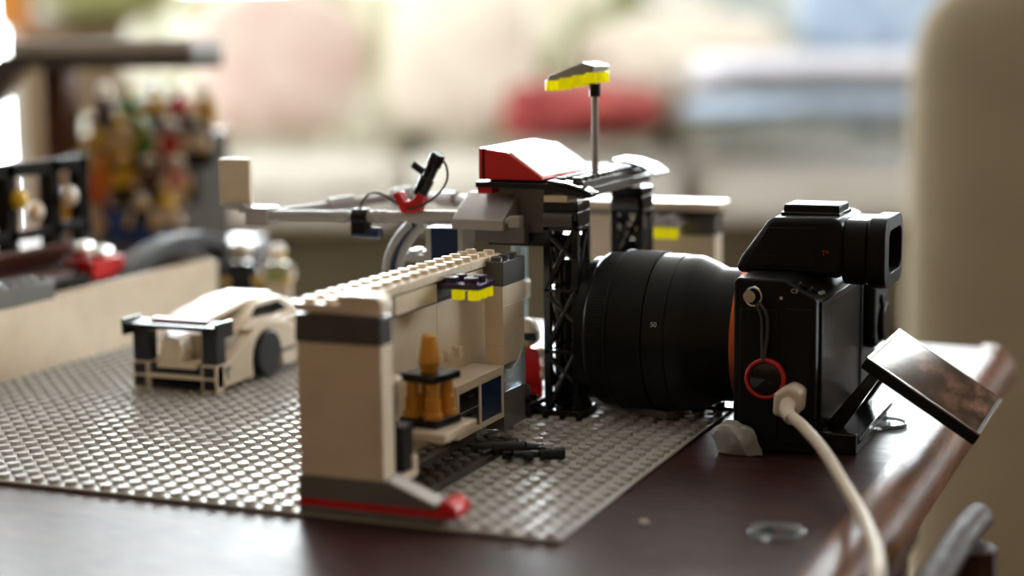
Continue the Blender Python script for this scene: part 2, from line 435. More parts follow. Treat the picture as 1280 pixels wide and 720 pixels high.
structure('trim_1', MB().box(W1[0] - .05, W1[1] + .05, V_BACK - .12, V_BACK, W1[2] - .04, W1[2]), M['frame'], 0.006)
structure('baseboard_back', MB().box(W2[1], UR, V_BACK - .02, V_BACK, 0, 0.10), M['frame'], 0.004)

def pillow(w, d, h, e=2.6, seg=28, rings=18, seed=0, lump=0.0):
    """A stuffed cushion: a superellipsoid w wide, d deep and h high, resting on z=0, with soft lumps."""
    mb = MB(); rnd = random.Random(seed); ph = [rnd.uniform(0, 6.28) for _ in range(6)]
    def sp(c, p): return math.copysign(abs(c) ** p, c)
    rows = []
    for i in range(rings + 1):
        t = -math.pi / 2 + math.pi * i / rings; row = []
        for k in range(seg):
            a = 2 * math.pi * k / seg
            x = sp(math.cos(t), 2 / e) * sp(math.cos(a), 2 / e); y = sp(math.cos(t), 2 / e) * sp(math.sin(a), 2 / e); z = sp(math.sin(t), 2 / e)
            l = 1 + lump * (math.sin(3.1 * x + ph[0]) * math.sin(4.3 * z + ph[1]) + 0.6 * math.sin(7 * x + 5 * y + ph[2]) * math.sin(6 * z + ph[3]))
            row.append(mb.bm.verts.new((x * w / 2 * l, y * d / 2 * l, (z * l + 1) * h / 2)))
        rows.append(row)
    for a, b in zip(rows, rows[1:]):
        for k in range(seg): mb.face([a[k], a[(k + 1) % seg], b[(k + 1) % seg], b[k]], True)
    bmesh.ops.remove_doubles(mb.bm, verts=rows[0] + rows[-1], dist=1e-6)
    return mb

# ---- sofa
sofa = rthing('sofa', 'long floral patterned sofa with an olive brown skirt darkened for shade along the far side of the room', 'sofa', 0.0, 5.15)
S0, S1 = -1.22, 1.42
build('base', MB().box(S0, S1, -0.38, 0.52, 0.03, 0.36), M['sofa_base_shaded'], sofa, 0.02)
for k in range(2):
    for y in (-0.33, 0.47):
        build('foot', MB().cyl(((S0 + .08, S1 - .08)[k], y, 0), ((S0 + .08, S1 - .08)[k], y, 0.05), 0.03), M['chair_wood'], sofa)
seats = 3; sw = (S1 - S0 - .3) / seats
for k in range(seats):
    c = S0 + .15 + sw * (k + .5)
    p = pillow(sw * 0.995, 0.86, 0.20, 6).xform(Matrix.Translation((c, -0.02, 0.335)))
    build('seat_cushion', p, M['cream_throw'], sofa)
build('backrest', MB().box(S0, S1, 0.40, 0.62, 0.33, 0.93), M['floral'], sofa, 0.06)
for k in range(seats):
    c = S0 + .15 + sw * (k + .5)
    p = pillow(sw * 1.02, 0.30, 0.56, 4, seed=k, lump=0.03).xform(Matrix.Translation((c, 0.33, 0.47)) @ Matrix.Rotation(-0.16, 4, 'X'))
    build('back_cushion', p, M['floral_grey'] if k == 2 else M['floral'], sofa, label='grey green floral back cushion' if k == 2 else None)
for x0 in (S0 - .02, S1 - .16):
    build('armrest', MB().box(x0, x0 + .18, -0.38, 0.55, 0.05, 0.64), M['floral'], sofa, 0.06)
def on_sofa(name, label, cat, mb, m, u, v, z, rx=0.0, rz=0.0, group=None):
    o = build(name, mb, m); o.location = room(u, v, z); o.rotation_euler = (rx, 0, ROOM_A + rz)
    return setp(o, label, cat, group)
on_sofa('throw_cushion', 'pale pink throw cushion leaning on the left of the sofa back', 'cushion', pillow(0.50, 0.18, 0.42, 3, seed=3, lump=.05), M['pink_cloth'], -0.66, 4.99, 0.585, -0.2, 0.1)
on_sofa('throw_cushion', 'cream throw cushion on the sofa between the pink cushion and the red cloth', 'cushion', pillow(0.44, 0.18, 0.44, 3, seed=4, lump=.05), M['cream_cloth'], -0.14, 4.99, 0.585, -0.2, -0.1)
on_sofa('blanket', 'dark red blanket crumpled on the sofa seat', 'blanket', pillow(0.46, 0.34, 0.17, 2.2, seed=5, lump=.12), M['red_cloth'], 0.20, 4.76, 0.575, 0, 0.1)
on_sofa('pillow', 'plump cream pillow behind the folded clothes on the sofa', 'pillow', pillow(0.62, 0.24, 0.32, 2.6, seed=6, lump=.08), M['cream_cloth'], 0.50, 5.08, 0.60, -0.1, -0.05)
on_sofa('folded_cloth', 'pale lilac folded cloth, topmost of the pile on the sofa', 'cloth', pillow(0.80, 0.40, 0.09, 3.2, seed=7, lump=.06), M['lilac_cloth'], 0.88, 4.72, 0.72, 0, -0.05)
on_sofa('folded_cloth', 'grey blue folded cloth, lowest of the pile on the sofa', 'cloth', pillow(0.86, 0.42, 0.075, 3.6, seed=8, lump=.05), M['blue_cloth'], 0.90, 4.72, 0.63, 0, 0.04)
on_sofa('throw_cushion', 'grey blue throw cushion leaning at the right end of the sofa', 'cushion', pillow(0.50, 0.18, 0.44, 3, seed=9, lump=.05), M['blue_cloth'], 1.07, 5.02, 0.76, -0.2, -0.1)

# ---- curtains and armchair
def curtain(name, label, u0, u1, m, v=V_BACK - 0.16, zb=0.03):
    mb = MB(); n = 40; A = []
    for i in range(n + 1):
        t = i / n; A.append((u0 + (u1 - u0) * t, v + 0.035 * math.sin(t * (u1 - u0) / 0.07)))
    for (a, b) in zip(A, A[1:]):
        q = [mb.bm.verts.new(p) for p in ((a[0], a[1], zb), (b[0], b[1], zb), (b[0], b[1], 2.66), (a[0], a[1], 2.66))]
        mb.face(q, True)
    bmesh.ops.remove_doubles(mb.bm, verts=mb.bm.verts, dist=1e-5)
    r = bmesh.ops.solidify(mb.bm, geom=mb.bm.faces[:], thickness=0.006)
    o = build(name, mb, m, angle=80); o.location = room(0, 0); o.rotation_euler = (0, 0, ROOM_A)
    return setp(o, label, 'curtain')
on_sofa('throw_cushion', 'dark olive cushion standing high on the left end of the sofa back', 'cushion', pillow(0.46, 0.16, 0.30, 3, seed=12, lump=.05), M['curtain_olive'], -1.28, 5.66, 0.935)
curtain('curtain', 'narrow short orange curtain hanging at the edge of the left window', -1.68, -1.58, M['curtain_orange'], zb=0.90)

ac = rthing('armchair', 'beige upholstered armchair with a tall back at the right', 'armchair', 0.79, 1.75, 0.0, -0.5)
build('backrest', pillow(0.76, 0.20, 0.72, 9, 48, 36).xform(Matrix.Translation((0, 0, 0.21))), M['armchair'], ac)
build('seat_cushion', pillow(0.66, 0.66, 0.22, 5).xform(Matrix.Translation((0, 0.40, 0.26))), M['armchair'], ac)
for s in (-1, 1):
    build('armrest', pillow(0.16, 0.74, 0.44, 5).xform(Matrix.Translation((0.30 * s, 0.42, 0.16))), M['armchair'], ac)
for s in (-1, 1):
    for y in (0.02, 0.68): build('leg', MB().cyl((0.28 * s, y, 0), (0.28 * s, y, 0.28), 0.02, 0.03), M['chair_wood'], ac)

# ================================================================== TABLE
table = thing('wooden_table', 'dark polished mahogany table with a worn brown rounded edge', 'table', (-450, 20, -TZ * 1000))
TX0, TX1, TY0, TY1 = -1150, 84, -430, 424
build('tabletop', MB().box(TX0, TX1, TY0, TY1, -26, 0), M['mahogany'], table)
def moulding(axis):
    # rounded nose: quarter-round top, small step beneath
    pr = [(0, 0)] + [(2 + 15 * math.sin(a), -15 + 15 * math.cos(a) - 0.0) for a in [math.radians(d) for d in (0, 15, 30, 45, 60, 75, 90, 110, 130)]] + [(11, -27), (0, -27)]
    return pr
pr = moulding('x')
mld = MB().prism([(TX1 + 0.02 + a, b) for a, b in pr], 'y', TY0, TY1 + 15, True); build('edge_moulding', mld, M['edge_wood'], table)
mld = MB().prism([(TY1 + 0.02 + a, b) for a, b in pr], 'x', TX0, TX1 + 10, True); build('edge_moulding', mld, M['edge_wood'], table)
mld = MB().prism([(TY0 - 0.02 - a, b) for a, b in pr], 'x', TX0, TX1 + 10, True); build('edge_moulding', mld, M['edge_wood'], table)
build('apron', MB().box(TX0 + 40, TX1 - 25, TY0 + 40, TY1 - 40, -100, -26), M['mahogany'], table)
for x in (TX0 + 70, TX1 - 55):
    for y in (TY0 + 70, TY1 - 70):
        build('leg', MB().lathe([(30, -98), (30, -150), (22, -165), (28, -200), (20, -560), (26, -600), (18, -TZ * 1000)][::-1], (x, y, 0), (0, 0, 1), 20), M['mahogany'], table)

# chair at the right edge of the table: only its arm rail reaches the picture
wc = thing('wooden_chair', 'dark wooden chair standing with its curved top rail against the right table edge', 'chair', (330, -80, -TZ * 1000))
build('top_rail', MB().tube([(126, 108, -7), (123.5, 70, -6.5), (122, -20, -8), (124, -140, -11), (127, -280, -13)], lambda t: 5.5, 12), M['chair_wood'], wc)
for y in (92, -268):
    build('rear_leg', MB().tube([(125, y, -14), (130, y, -270), (150, y, -TZ * 1000)], lambda t: 10 + 3 * t, 10), M['chair_wood'], wc)
    build('front_leg', MB().cyl((520, y, -270), (524, y, -TZ * 1000), 15, 11), M['chair_wood'], wc)
for k in range(4): build('back_slat', MB().box(122.5, 128, -220 + k * 78, -190 + k * 78, -262, -16), M['chair_wood'], wc, 2)
build('seat', MB().box(120, 540, -285, 110, -275, -250), M['chair_wood'], wc, 6)

# ================================================================== BASEPLATE
bp_ = thing('toy_baseplate', 'grey studded toy baseplate lying flat on the table', 'baseplate', (-192, 192, 0))
def rrect(x0, x1, y0, y1, r, n=5):
    P = []
    for cx, cy, a0 in ((x1 - r, y1 - r, 0), (x0 + r, y1 - r, 90), (x0 + r, y0 + r, 180), (x1 - r, y0 + r, 270)):
        for k in range(n + 1):
            a = math.radians(a0 + 90 * k / n); P.append((cx + r * math.cos(a), cy + r * math.sin(a)))
    return P
build('sheet', MB().prism(rrect(-384, 0, 0, 384, 3.5), 'z', 0.3, 1.6), M['plate'], bp_, 0.35)
cam0 = Vector((208.8, -540.1, 173.5)); fwd = Vector((-0.380, 0.914, -0.145))
def stud_mb():
    return MB().lathe([(2.45, -0.2), (2.45, 1.5), (2.25, 1.72)], (0, 0, 0), (0, 0, 1), 14)
def vis(x, y):
    d = Vector((x, y, 3)) - cam0; z = d.dot(fwd)
    r = Vector((0.923, 0.384, 0)); u = r.cross(fwd)
    px = 640 + 2185 * d.dot(r) / z; py = 360 - 2185 * d.dot(u) / z
    hid = (372 < px < 485 and y > 9) or (-100 < x < -66 and y < 9) or (-104 < x < -64 and 9 <= y < 160) or (-104 < x < -45 and y > 170)
    return (-15 < px < 1295 and not hid), z
cand = []
for i in range(48):
    for j in range(48):
        x, y = -4 - 8 * i, 4 + 8 * j; ok, z = vis(x, y); cand.append((not ok, z, x, y))
cand.sort()
src = build('stud', stud_mb(), M['plate'], bp_, local=True)
ox = ORIGIN[bp_.name][0]
for k, (_, _, x, y) in enumerate(cand[:300]):
    if k == 0: src.location = ((x - ox.x) / 1000, (y - ox.y) / 1000, 0.0016)
    else: share(src, 'stud', bp_, (x - ox.x, y - ox.y, 1.6))
rest = MB()
for (_, _, x, y) in cand[300:]: rest.cyl((x, y, 1.4), (x, y, 3.3), 2.45, seg=12)
build('studs', rest, M['plate'], bp_, kind='stuff')

# ================================================================== FRONT GARAGE
GAR = 'white toy pit garage with a dark band, on the front edge of the baseplate'
g = thing('toy_garage', GAR, 'toy building', (-83, 60, 1.6))
# plinth of the front post
build('plate', MB().brick(-100.6, -44, -0.5, 9, 1.7, 4.6, False), M['mgrey'], g, .2)
build('plate', MB().brick(-100.6, -41, -0.5, 9, 4.6, 7.4, False), M['red'], g, .2, label='red plate')
build('slope', MB().prism([(-100.6, 7.4), (-46, 7.4), (-46, 8.6), (-64.8, 16), (-100.6, 16)], 'y', -0.5, 9), M['mgrey'], g, .3, label='grey sloped brick')
build('slope_glare_tile', MB().prism([(-46, 8.7), (-64.8, 16.1), (-64.5, 17.0), (-45.6, 9.5)], 'y', -0.4, 8.9), M['glare_grey'], g, .3, label='pale grey sheet standing for glare on the slope')  # thin pale sheet added to paint the glare on the grey slope
build('clip', MB().prism([(-45, 4.6), (-38.6, 4.6), (-38.6, 8.2), (-41.5, 10.6), (-45, 10.6)], 'y', 0.5, 14), M['red'], g, .8, label='red sloped clip')
# five white courses, dark brick, cap plate
zz = [16 + i * 9.76 for i in range(6)]
for a, b in zip(zz, zz[1:]): build('brick', MB().brick(-100, -66, 0, 9, a, b, False), M['white'], g, .12)
build('brick', MB().brick(-100.4, -66, -0.2, 9, 64.8, 75, False), M['dgrey'], g, .2, label='dark grey brick')
build('plate', MB().brick(-100.6, -65.2, -0.6, 8.6, 75.6, 79.0, False).studs([-96.2, -87.6], [4], 79.0), M['white'], g, .3)
build('tile', MB().prism([(-83, 79.0), (-65.2, 79.0), (-65.2, 80.0), (-66.6, 81.8), (-68.5, 82.6), (-83, 82.6)], 'y', -0.4, 8.4), M['white'], g, .5, label='smooth rounded white tile')
# side panels along the garage wall
build('panel', MB().brick(-100, -84, 9, 46, 4.8, 66, False), M['white'], g, .2)
for y0 in (46, 72, 98):
    build('panel', MB().brick(-100, -90, y0, y0 + 26 + (34 if y0 > 90 else 0), 4.8, 66, False), M['white'], g, .15)
build('brick', MB().brick(-100, -85, 9, 48, 66, 75.2, False), M['dgrey'], g, .2, label='dark grey brick')
for y0, y1 in ((48, 86), (112, 132)):
    build('panel_tile', MB().box(-98, -84, y0 + .4, y1 - .4, 67.2, 74.6), M['white'], g, .2)
build('plate', MB().brick(-100, -86, 9, 150, 66, 67.0, False), M['dgrey'], g, label='dark grey strip')
build('brick', MB().brick(-100, -86, 86, 112, 67.2, 75.0, False), M['dgrey'], g, .2, label='dark grey brick')
build('plate', MB().brick(-100.5, -83.5, 9, 52, 75.4, 79.0), M['white'], g, .2)
for a in (52, 85, 118):
    build('plate', MB().brick(-100.5, -83.5, a, a + 33, 75.4, 79.0), M['white'], g, .2)
# far pillar of the garage
zz = [33 + i * 8.5 for i in range(5)]
for a, b in zip(zz, zz[1:]): build('brick', MB().brick(-84.5, -76, 134, 158, a, b, False), M['white'], g, .15)
build('brick', MB().brick(-85, -75.5, 133.6, 158, 67, 77.5), M['dgrey'], g, .2, label='dark grey brick')
build('brick', MB().brick(-84.5, -76, 134, 158, 4.8, 21, False), M['mgrey'], g, .2, label='stone grey brick')
build('brick', MB().prism([(134, 21), (158, 21), (158, 40), (150, 33), (134, 26)], 'x', -84, -75.6), M['trans_blue'], g, .5, label='clear bluish slope')
# stepped floor of the garage
build('plate', MB().brick(-100, -80, 9, 114, 4.8, 8.0), M['mgrey'], g, .2, label='brownish grey plate')
build('plate', MB().brick(-80, -64.5, 12, 122, 1.7, 4.9), M['dgrey'], g, .2, label='dark grey plate')
# yellow roof lights
L_ = build('light_bracket', MB().box(-86, -66, 86, 103, 72.4, 74.8).studs([-80, -71], [90.5, 99], 74.8, 3.0, 2.2), M['purple'], g, .3, label='dark purple light bracket')
for x, y in ((-69, 88.5), (-69, 94.7), (-69, 100.8), (-76, 88.5)):
    build('lens', MB().cyl((x, y, 68.2), (x, y, 72.4), 2.7, seg=14), M['trans_yellow'], L_, .3, label='clear yellow light')
# cabinet with drawers
cab = build('cabinet', MB().box(-90, -76.5, 85, 133, 11, 33).box(-91, -75.6, 84.4, 133.6, 31.4, 33.4), M['tan'], g, .3)
fr = MB().box(-76.6, -75.6, 85, 133, 11, 13.2).box(-76.6, -75.6, 85, 133, 29.6, 31.5).box(-76.6, -75.6, 85, 87, 13, 30).box(-76.6, -75.6, 131, 133, 13, 30).box(-76.6, -75.6, 107, 109.4, 13, 30)
build('face_frame', fr, M['tan'], cab, .15)
for z0, z1 in ((13.5, 21.0), (21.6, 29.3)):
    build('drawer', MB().box(-76.5, -75.9, 87.3, 106.7, z0, z1).box(-76, -74.6, 95, 100.5, z1 - 2.6, z1 - 1.8), M['black'], cab, .15)
build('door', MB().box(-76.5, -75.9, 109.7, 130.7, 13.5, 29.3).box(-76, -75.2, 111.5, 112.5, 20, 23), M['navy'], cab, .15)
build('shelf', MB().box(-90, -59.5, 38, 68, 21.6, 25.2), M['tan'], g, .6, label='tan shelf plate')
build('shelf_bracket', MB().box(-90, -84, 45, 60, 8, 21.6), M['tan'], g, .3)
# chair-like rack beside the post
rk = build('rack', MB().box(-84, -64.5, 13, 25, 12.5, 15.5).box(-68.5, -64.5, 21, 25, 15.5, 21), M['tan'], g, .5, label='tan rack bracket')
build('rack_seat', MB().box(-84, -65.2, 14, 23, 16, 33), M['black'], rk, .4)
build('rack_back', MB().box(-84, -70.2, 17, 20, 30, 48), M['black'], rk, .4)
build('rack_top', MB().box(-84, -68.4, 16, 21, 48, 50.5), M['white'], rk, .5)
for k in range(4):
    build('hook', MB().cyl((-90, 84 + k * 10, 42), (-86.5, 84 + k * 10, 42), 2.6, seg=12), M['white'], g, .2)

# trophy
tr = thing('toy_trophy', 'gold columned toy trophy on black plates, on the garage shelf', 'toy trophy', (-73, 54, 25.3), math.radians(-10))
build('base_plate', MB().box(-8.6, 8.6, -8.6, 8.6, 0, 3.2), M['black'], tr, .3, local=True)
for x in (-4.6, 4.6):
    for y in (-4.6, 4.6):
        build('column', MB().lathe([(3.9, 3.2), (3.9, 5.2), (3.1, 5.6), (3.1, 10.8), (2.5, 11.2), (2.5, 17.2)], (x, y, 0), (0, 0, 1), 14), M['gold'], tr, local=True)
build('top_plate', MB().box(-8.6, 8.6, -8.6, 8.6, 17.2, 20.4), M['black'], tr, .3, local=True)
cone = MB().lathe([(3.2, 20.4), (3.6, 22), (4.4, 24), (2.7, 34), (1.9, 34.6)], (0, 0, 0), (0, 0, 1), 10)
build('cone', cone, M['gold'], tr, local=True, angle=20)

# wheel gun on the plate
wg = thing('toy_wheel_gun', 'black toy wheel gun lying on the studs beside the garage', 'toy tool', (-52, 98, 3.4), math.radians(18))
build('body', MB().lathe([(1.6, -17), (2.6, -16.5), (2.6, -9), (3.1, -8.5), (3.1, 4), (2.2, 5), (2.2, 11), (1.4, 12)], (-4, 2, 3.2), (1, 0, 0), 14), M['black'], wg, local=True)
build('nozzle', MB().lathe([(1.5, -8), (1.5, 2), (2.5, 2.5), (2.5, 12), (2.0, 12.6)], (4, -5.5, 2.6), (1, 0.12, 0), 14), M['black'], wg, local=True)
build('grip', MB().box(-9, -5, -5, 1, 0, 3.4).box(0, 4, -8, 0, 0.3, 3.2), M['black'], wg, .5, local=True)
build('clip', MB().cyl((-17, -3, 1.6), (-12, 2, 3.2), 1.2).cyl((6, -5.4, 5), (9, -5, 5), 0.9), M['black'], wg, local=True)

# ================================================================== GANTRY
ga = thing('toy_gantry', 'black toy race gantry on two lattice towers carrying a red sloped control booth', 'toy gantry', (-66, 220, 1.6))
def lattice(x0, y0, z0, z1, foot):
    s = 16.5; t = 3.2
    tw = build('lattice_tower', MB().box(x0, x0 + t, y0, y0 + t, z0, z1).box(x0 + s - t, x0 + s, y0, y0 + t, z0, z1).box(x0, x0 + t, y0 + s - t, y0 + s, z0, z1).box(x0 + s - t, x0 + s, y0 + s - t, y0 + s, z0, z1), M['black'], ga, .25)
    n = 3; dz = (z1 - z0) / n
    for k in range(n):
        a, b = z0 + k * dz, z0 + (k + 1) * dz
        br = MB()
        br.cyl((x0 + 1.3, y0 + 1.3, a), (x0 + s - 1.3, y0 + 1.3, b), 1.5, seg=8).cyl((x0 + s - 1.3, y0 + 1.3, b - dz * .55), (x0 + 1.3, y0 + 1.3, b - dz * .1), 1.4, seg=8)
        br.cyl((x0 + s - 1.3, y0 + 1.3, a), (x0 + s - 1.3, y0 + s - 1.3, b), 1.0, seg=8)
        br.cyl((x0 + 1.3, y0 + s - 1.3, a), (x0 + 1.3, y0 + 1.3, b), 1.0, seg=8)
        br.cyl((x0 + 1.3, y0 + s - 1.3, b), (x0 + s - 1.3, y0 + s - 1.3, a), 1.0, seg=8)
        build('brace', br, M['black'], tw)
        build('ring', MB().box(x0, x0 + s, y0, y0 + 2, b - 1.6, b).box(x0, x0 + s, y0 + s - 2, y0 + s, b - 1.6, b).box(x0, x0 + 2, y0, y0 + s, b - 1.6, b).box(x0 + s - 2, x0 + s, y0, y0 + s, b - 1.6, b), M['black'], tw, .2)
    if foot: build('dark_backing', MB().box(x0 + 3.0, x0 + s - .4, y0 + s - 1.5, y0 + s + .6, 6, 72), M['black'], tw, .2)  # black backing added to darken the view through the tower bars
    if foot: build('tower_foot', MB().brick(x0 - 3, x0 + s + 2, y0 - 3, y0 + s + 2, 1.7, 6, True), M['black'], ga, .3)
lattice(-74.5, 177, 5, 88, True)
lattice(-70.5, 256, 5, 88, True)
# caps on the towers
for y, x in ((177, -74.5), (256, -70.5)):
    build('tower_cap', MB().box(x, x + 16.5, y, y + 16.5, 95, 99).prism([(y, 95), (y, 90.5), (y + 2, 88.4), (y + 16.5, 88), (y + 16.5, 95)], 'x', x, x + 16.5), M['black'], ga, .6)
    build('rounded_brick', MB().cyl((x + .5, y + 2.5, 91), (x + 14, y + 2.5, 91), 4, seg=18), M['dgrey'], ga)
    build('plate', MB().box(x + 1, x + 12, y - 1, y + 12, 99, 102), M['tan'], ga, .2, label='tan plate')
# deck
dk = build('deck', MB().prism([(-106.5, 107.5), (-70, 107.2), (-60, 105.2), (-52, 102.6), (-52, 101.2), (-62, 102.5), (-74, 104.6), (-106.5, 104.8)], 'y', 176, 184.5), M['black'], ga, .3, label='black deck edge with a curved end')
build('deck_tile', MB().prism([(-72, 107.4), (-63, 106.4), (-56, 104.4), (-51.2, 102.2), (-51.2, 103.4), (-56, 105.8), (-63, 107.7), (-72, 108.7)], 'y', 175.6, 186), M['glossblack'], ga, .3, label='curved gloss black tile')
build('deck_tile', MB().prism([(-68.5, 111.5), (-60, 110.4), (-52.5, 108.2), (-46.5, 104.8), (-46.5, 106.0), (-52.5, 109.8), (-60, 112), (-68.5, 112.8)], 'y', 252, 274), M['glossblack'], ga, .3, label='curved gloss black tile')
build('deck_plate', MB().brick(-106, -58, 184.5, 274, 104.6, 107.6), M['dgrey'], ga, .2, label='dark grey studded deck')
build('deck_beam', MB().box(-60, -56, 180, 274, 100.5, 104.6), M['dgrey'], ga, .3)
build('booth_plate', MB().brick(-106, -99, 177, 190, 102, 104.8, False), M['red'], ga, .2, label='red plate')
build('support', MB().box(-104, -77, 186, 206, 84, 104.4), M['mgrey'], ga, .3, label='stone grey bricks')
build('support_beam', MB().box(-104, -60, 184, 196, 78, 84), M['black'], ga, .3)
build('support_beam', MB().box(-108, -84, 178, 190, 80, 88), M['mgrey'], ga, .3)
# red booth
bt = build('booth', MB().prism([(-105.6, 108.2), (-75, 108.2), (-75, 109.6), (-92, 120.6), (-105.6, 122.4)], 'y', 178, 243), M['red'], ga, .4, label='red sloped booth')
build('seam', MB().box(-103.6, -102.6, 177.7, 243.2, 108.2, 122.3), M['black'], bt, label='black seam strip')
build('slope_glare_panel', MB().prism([(-76, 109.6), (-75.2, 110.0), (-91, 120.6), (-91.6, 120.2)], 'y', 180, 242), M['white'], bt, .15, label='white sheet standing for glare on the red slope')  # white sheet paints the glare on the red slope
# mast with lamp
ms = build('lamp_mast', MB().cyl((-63, 214, 107), (-63, 214, 146), 1.6, seg=12), M['lgrey'], ga, label='thin grey mast')
build('mast_joint', MB().cyl((-63, 214, 144), (-63, 214, 150), 2.6, seg=14), M['black'], ms)
hd = build('lamp_head', MB().prism([(-82.5, 151), (-61, 155.2), (-60, 158), (-66, 159.6), (-82.5, 153.6)], 'y', 205, 226), M['lgrey'], ms, .6, label='grey lamp head')
for k in range(4):
    for yy in (207.5, 217, 225):
        x = -81.5 + k * 6.2
        build('lens', MB().cyl((x, yy, 146.8 + k * 1.15), (x, yy, 151.6 + k * 1.15), 2.9, seg=14), M['trans_yellow'], hd, .3, label='clear yellow light')

# grey wedge, arm frame
arm = thing('toy_crane_arm', 'light grey toy crane arm reaching left from the gantry over the baseplate', 'toy crane', (-112, 180, 75))
build('wedge', MB().prism([(168, 86.5), (168, 91), (187, 101.6), (192, 101.6), (192, 86.5)], 'x', -115, -90), M['lgrey'], arm, .35, label='light grey sloped block')
build('pin', MB().cyl((-91, 172, 90.5), (-84.5, 172, 90.5), 1.5, seg=12).box(-88, -82.5, 169.5, 174.5, 88, 93), M['lgrey'], arm, .3)
build('front_bar', MB().lathe([(2.6, 0), (2.6, 42), (2.9, 42.3), (2.9, 47), (2.5, 47.4), (2.5, 58), (3.0, 58.4), (3.0, 60), (2.5, 60.4), (2.5, 62), (3.0, 62.4), (3.0, 64), (2.5, 64.4), (2.5, 66), (3.0, 66.4), (3.0, 68), (2.5, 68.4), (2.5, 82), (3.1, 82.3), (3.1, 104)], (-219, 176, 89.0), (1, 0, 0.02), 16), M['lgrey'], arm)
build('rear_bar', MB().tube([(-217, 178, 89), (-195, 214, 91), (-172, 240, 94)], 2.4, 14, 4), M['lgrey'], arm)
build('bar_sleeve', MB().cyl((-199, 208, 90.6), (-191, 219, 91.6), 4.0, seg=16).cyl((-177, 234, 93.4), (-170, 243, 94.4), 4.2, seg=16), M['lgrey'], arm)
build('rear_bar', MB().tube([(-172, 240, 94), (-145, 225, 94), (-112, 205, 96)], 2.4, 14, 4), M['lgrey'], arm)
build('bar_sleeve', MB().cyl((-147, 226, 94), (-136, 219.6, 94.5), 3.8, seg=16), M['lgrey'], arm)
build('end_block', MB().box(-224, -212, 172, 184, 85, 93).box(-229, -224, 174, 182, 90, 93.5), M['lgrey'], arm, .5)
fl = build('flag_panel', MB().box(-240, -223.6, 176, 179.2, 93.4, 115.6), M['tan'], arm, .5, label='tan square panel')
build('clip', MB().box(-236, -225, 173.5, 180, 91.5, 95), M['lgrey'], fl, .5)
build('post', MB().box(-127.5, -112, 172, 184, 70, 86.5), M['navy'], arm, .3, label='dark blue grey post')
build('post_edge', MB().box(-129.5, -127, 171.4, 184, 69, 86.5).box(-113.5, -111, 171.4, 184, 69, 86.5), M['lgrey'], arm, .3)
build('clip', MB().cyl((-168, 175.5, 89.6), (-160, 175.5, 89.8), 4.2, seg=14).box(-168, -160.5, 172, 179, 82, 89), M['black'], arm, .4, label='black clip')
build('clip_tail', MB().cyl((-168, 175, 83.2), (-154, 175, 82.6), 2.8, seg=12), M['navy'], arm, label='dark blue peg')

# ribbed hose
hs = thing('ribbed_hose', 'light grey ribbed toy hose curving down behind the garage roof', 'hose', (-152, 178, 3))
hp = [(-137, 178, 87), (-143, 180, 82), (-149, 182, 74), (-152.5, 184, 64), (-153.5, 186, 45), (-153, 188, 20), (-152, 190, 3)]
hb = MB()
def cr(P, n):
    P = [Vector(p) for p in P]; Q = []
    for i in range(len(P) - 1):
        a = P[max(i - 1, 0)]; b = P[i]; c = P[i + 1]; d = P[min(i + 2, len(P) - 1)]
        for k in range(n):
            t = k / n; Q.append(0.5 * ((2 * b) + (c - a) * t + (2 * a - 5 * b + 4 * c - d) * t * t + (3 * b - a - 3 * c + d) * t ** 3))
    return Q + [P[-1]]
for dx in (-3.4, 3.4):
    build('tube', MB().tube([(p[0] + dx, p[1], p[2]) for p in hp], 1.3, 10, 8), M['lgrey'], hs)
build('web', MB().tube([(p[0], p[1] + 1, p[2]) for p in hp], 2.1, 8, 8), M['navy'], hs, label='dark web between the two ribbed tubes')
Q = cr(hp, 10); rb = MB()
for a, b in zip(Q, Q[1:]):
    n = max(1, round((b - a).length / 1.9)); d = (b - a).normalized()
    for k in range(n):
        p = a + (b - a) * (k / n)
        for dx in (-3.4, 3.4):
            c = p + Vector((dx, 0, 0)); rb.cyl(c - d * .5, c + d * .5, 2.0, seg=12)
build('ribs', rb, M['lgrey'], hs, kind='stuff')

# small grey hub behind the roof
hub = thing('toy_hub', 'small light grey studded hub standing behind the garage roof', 'toy part', (-143, 196, 3.3))
build('post', MB().cyl((-143, 196, 3.3), (-143, 196, 68), 3, seg=12), M['lgrey'], hub)
build('cap', MB().box(-150, -135, 190, 203, 68, 71.5).studs([-146.5, -138.8], [193.4, 199.8], 71.5), M['lgrey'], hub, .3)

# toy film camera with its wire
tc = thing('toy_film_camera', 'black toy camera tube tilted up on a red holder on the crane arm', 'toy camera', (-137, 176, 92))
build('holder', MB().prism([(-146.5, 101), (-143.5, 102.5), (-140.5, 97.5), (-136, 99), (-133, 103), (-130.5, 99.5), (-134, 93), (-142, 92.6)], 'y', 172.5, 179.5), M['red'], tc, .6, label='red holder')
build('body', MB().lathe([(3.0, 0), (3.6, 1), (3.6, 9), (3.0, 9.5), (3.0, 15), (3.5, 15.5), (3.5, 20.5), (2.8, 21.5)], (-134.4, 176, 100.6), (0.47, 0, 0.88), 16), M['black'], tc)
build('handle', MB().cyl((-128.5, 176, 109), (-137, 176, 114.5), 1.7, seg=12), M['black'], tc)
wire = build('wire', MB().tube([(-165, 176, 92), (-164, 176, 96), (-160, 176, 100.4), (-154, 176, 100.8), (-147, 175, 97.6), (-140, 173, 95), (-132, 172, 96), (-124, 174, 101.5), (-120.4, 176, 108), (-120.6, 176, 114), (-123, 176, 117.5)], 0.55, 8, 8), M['cord_black'], tc)

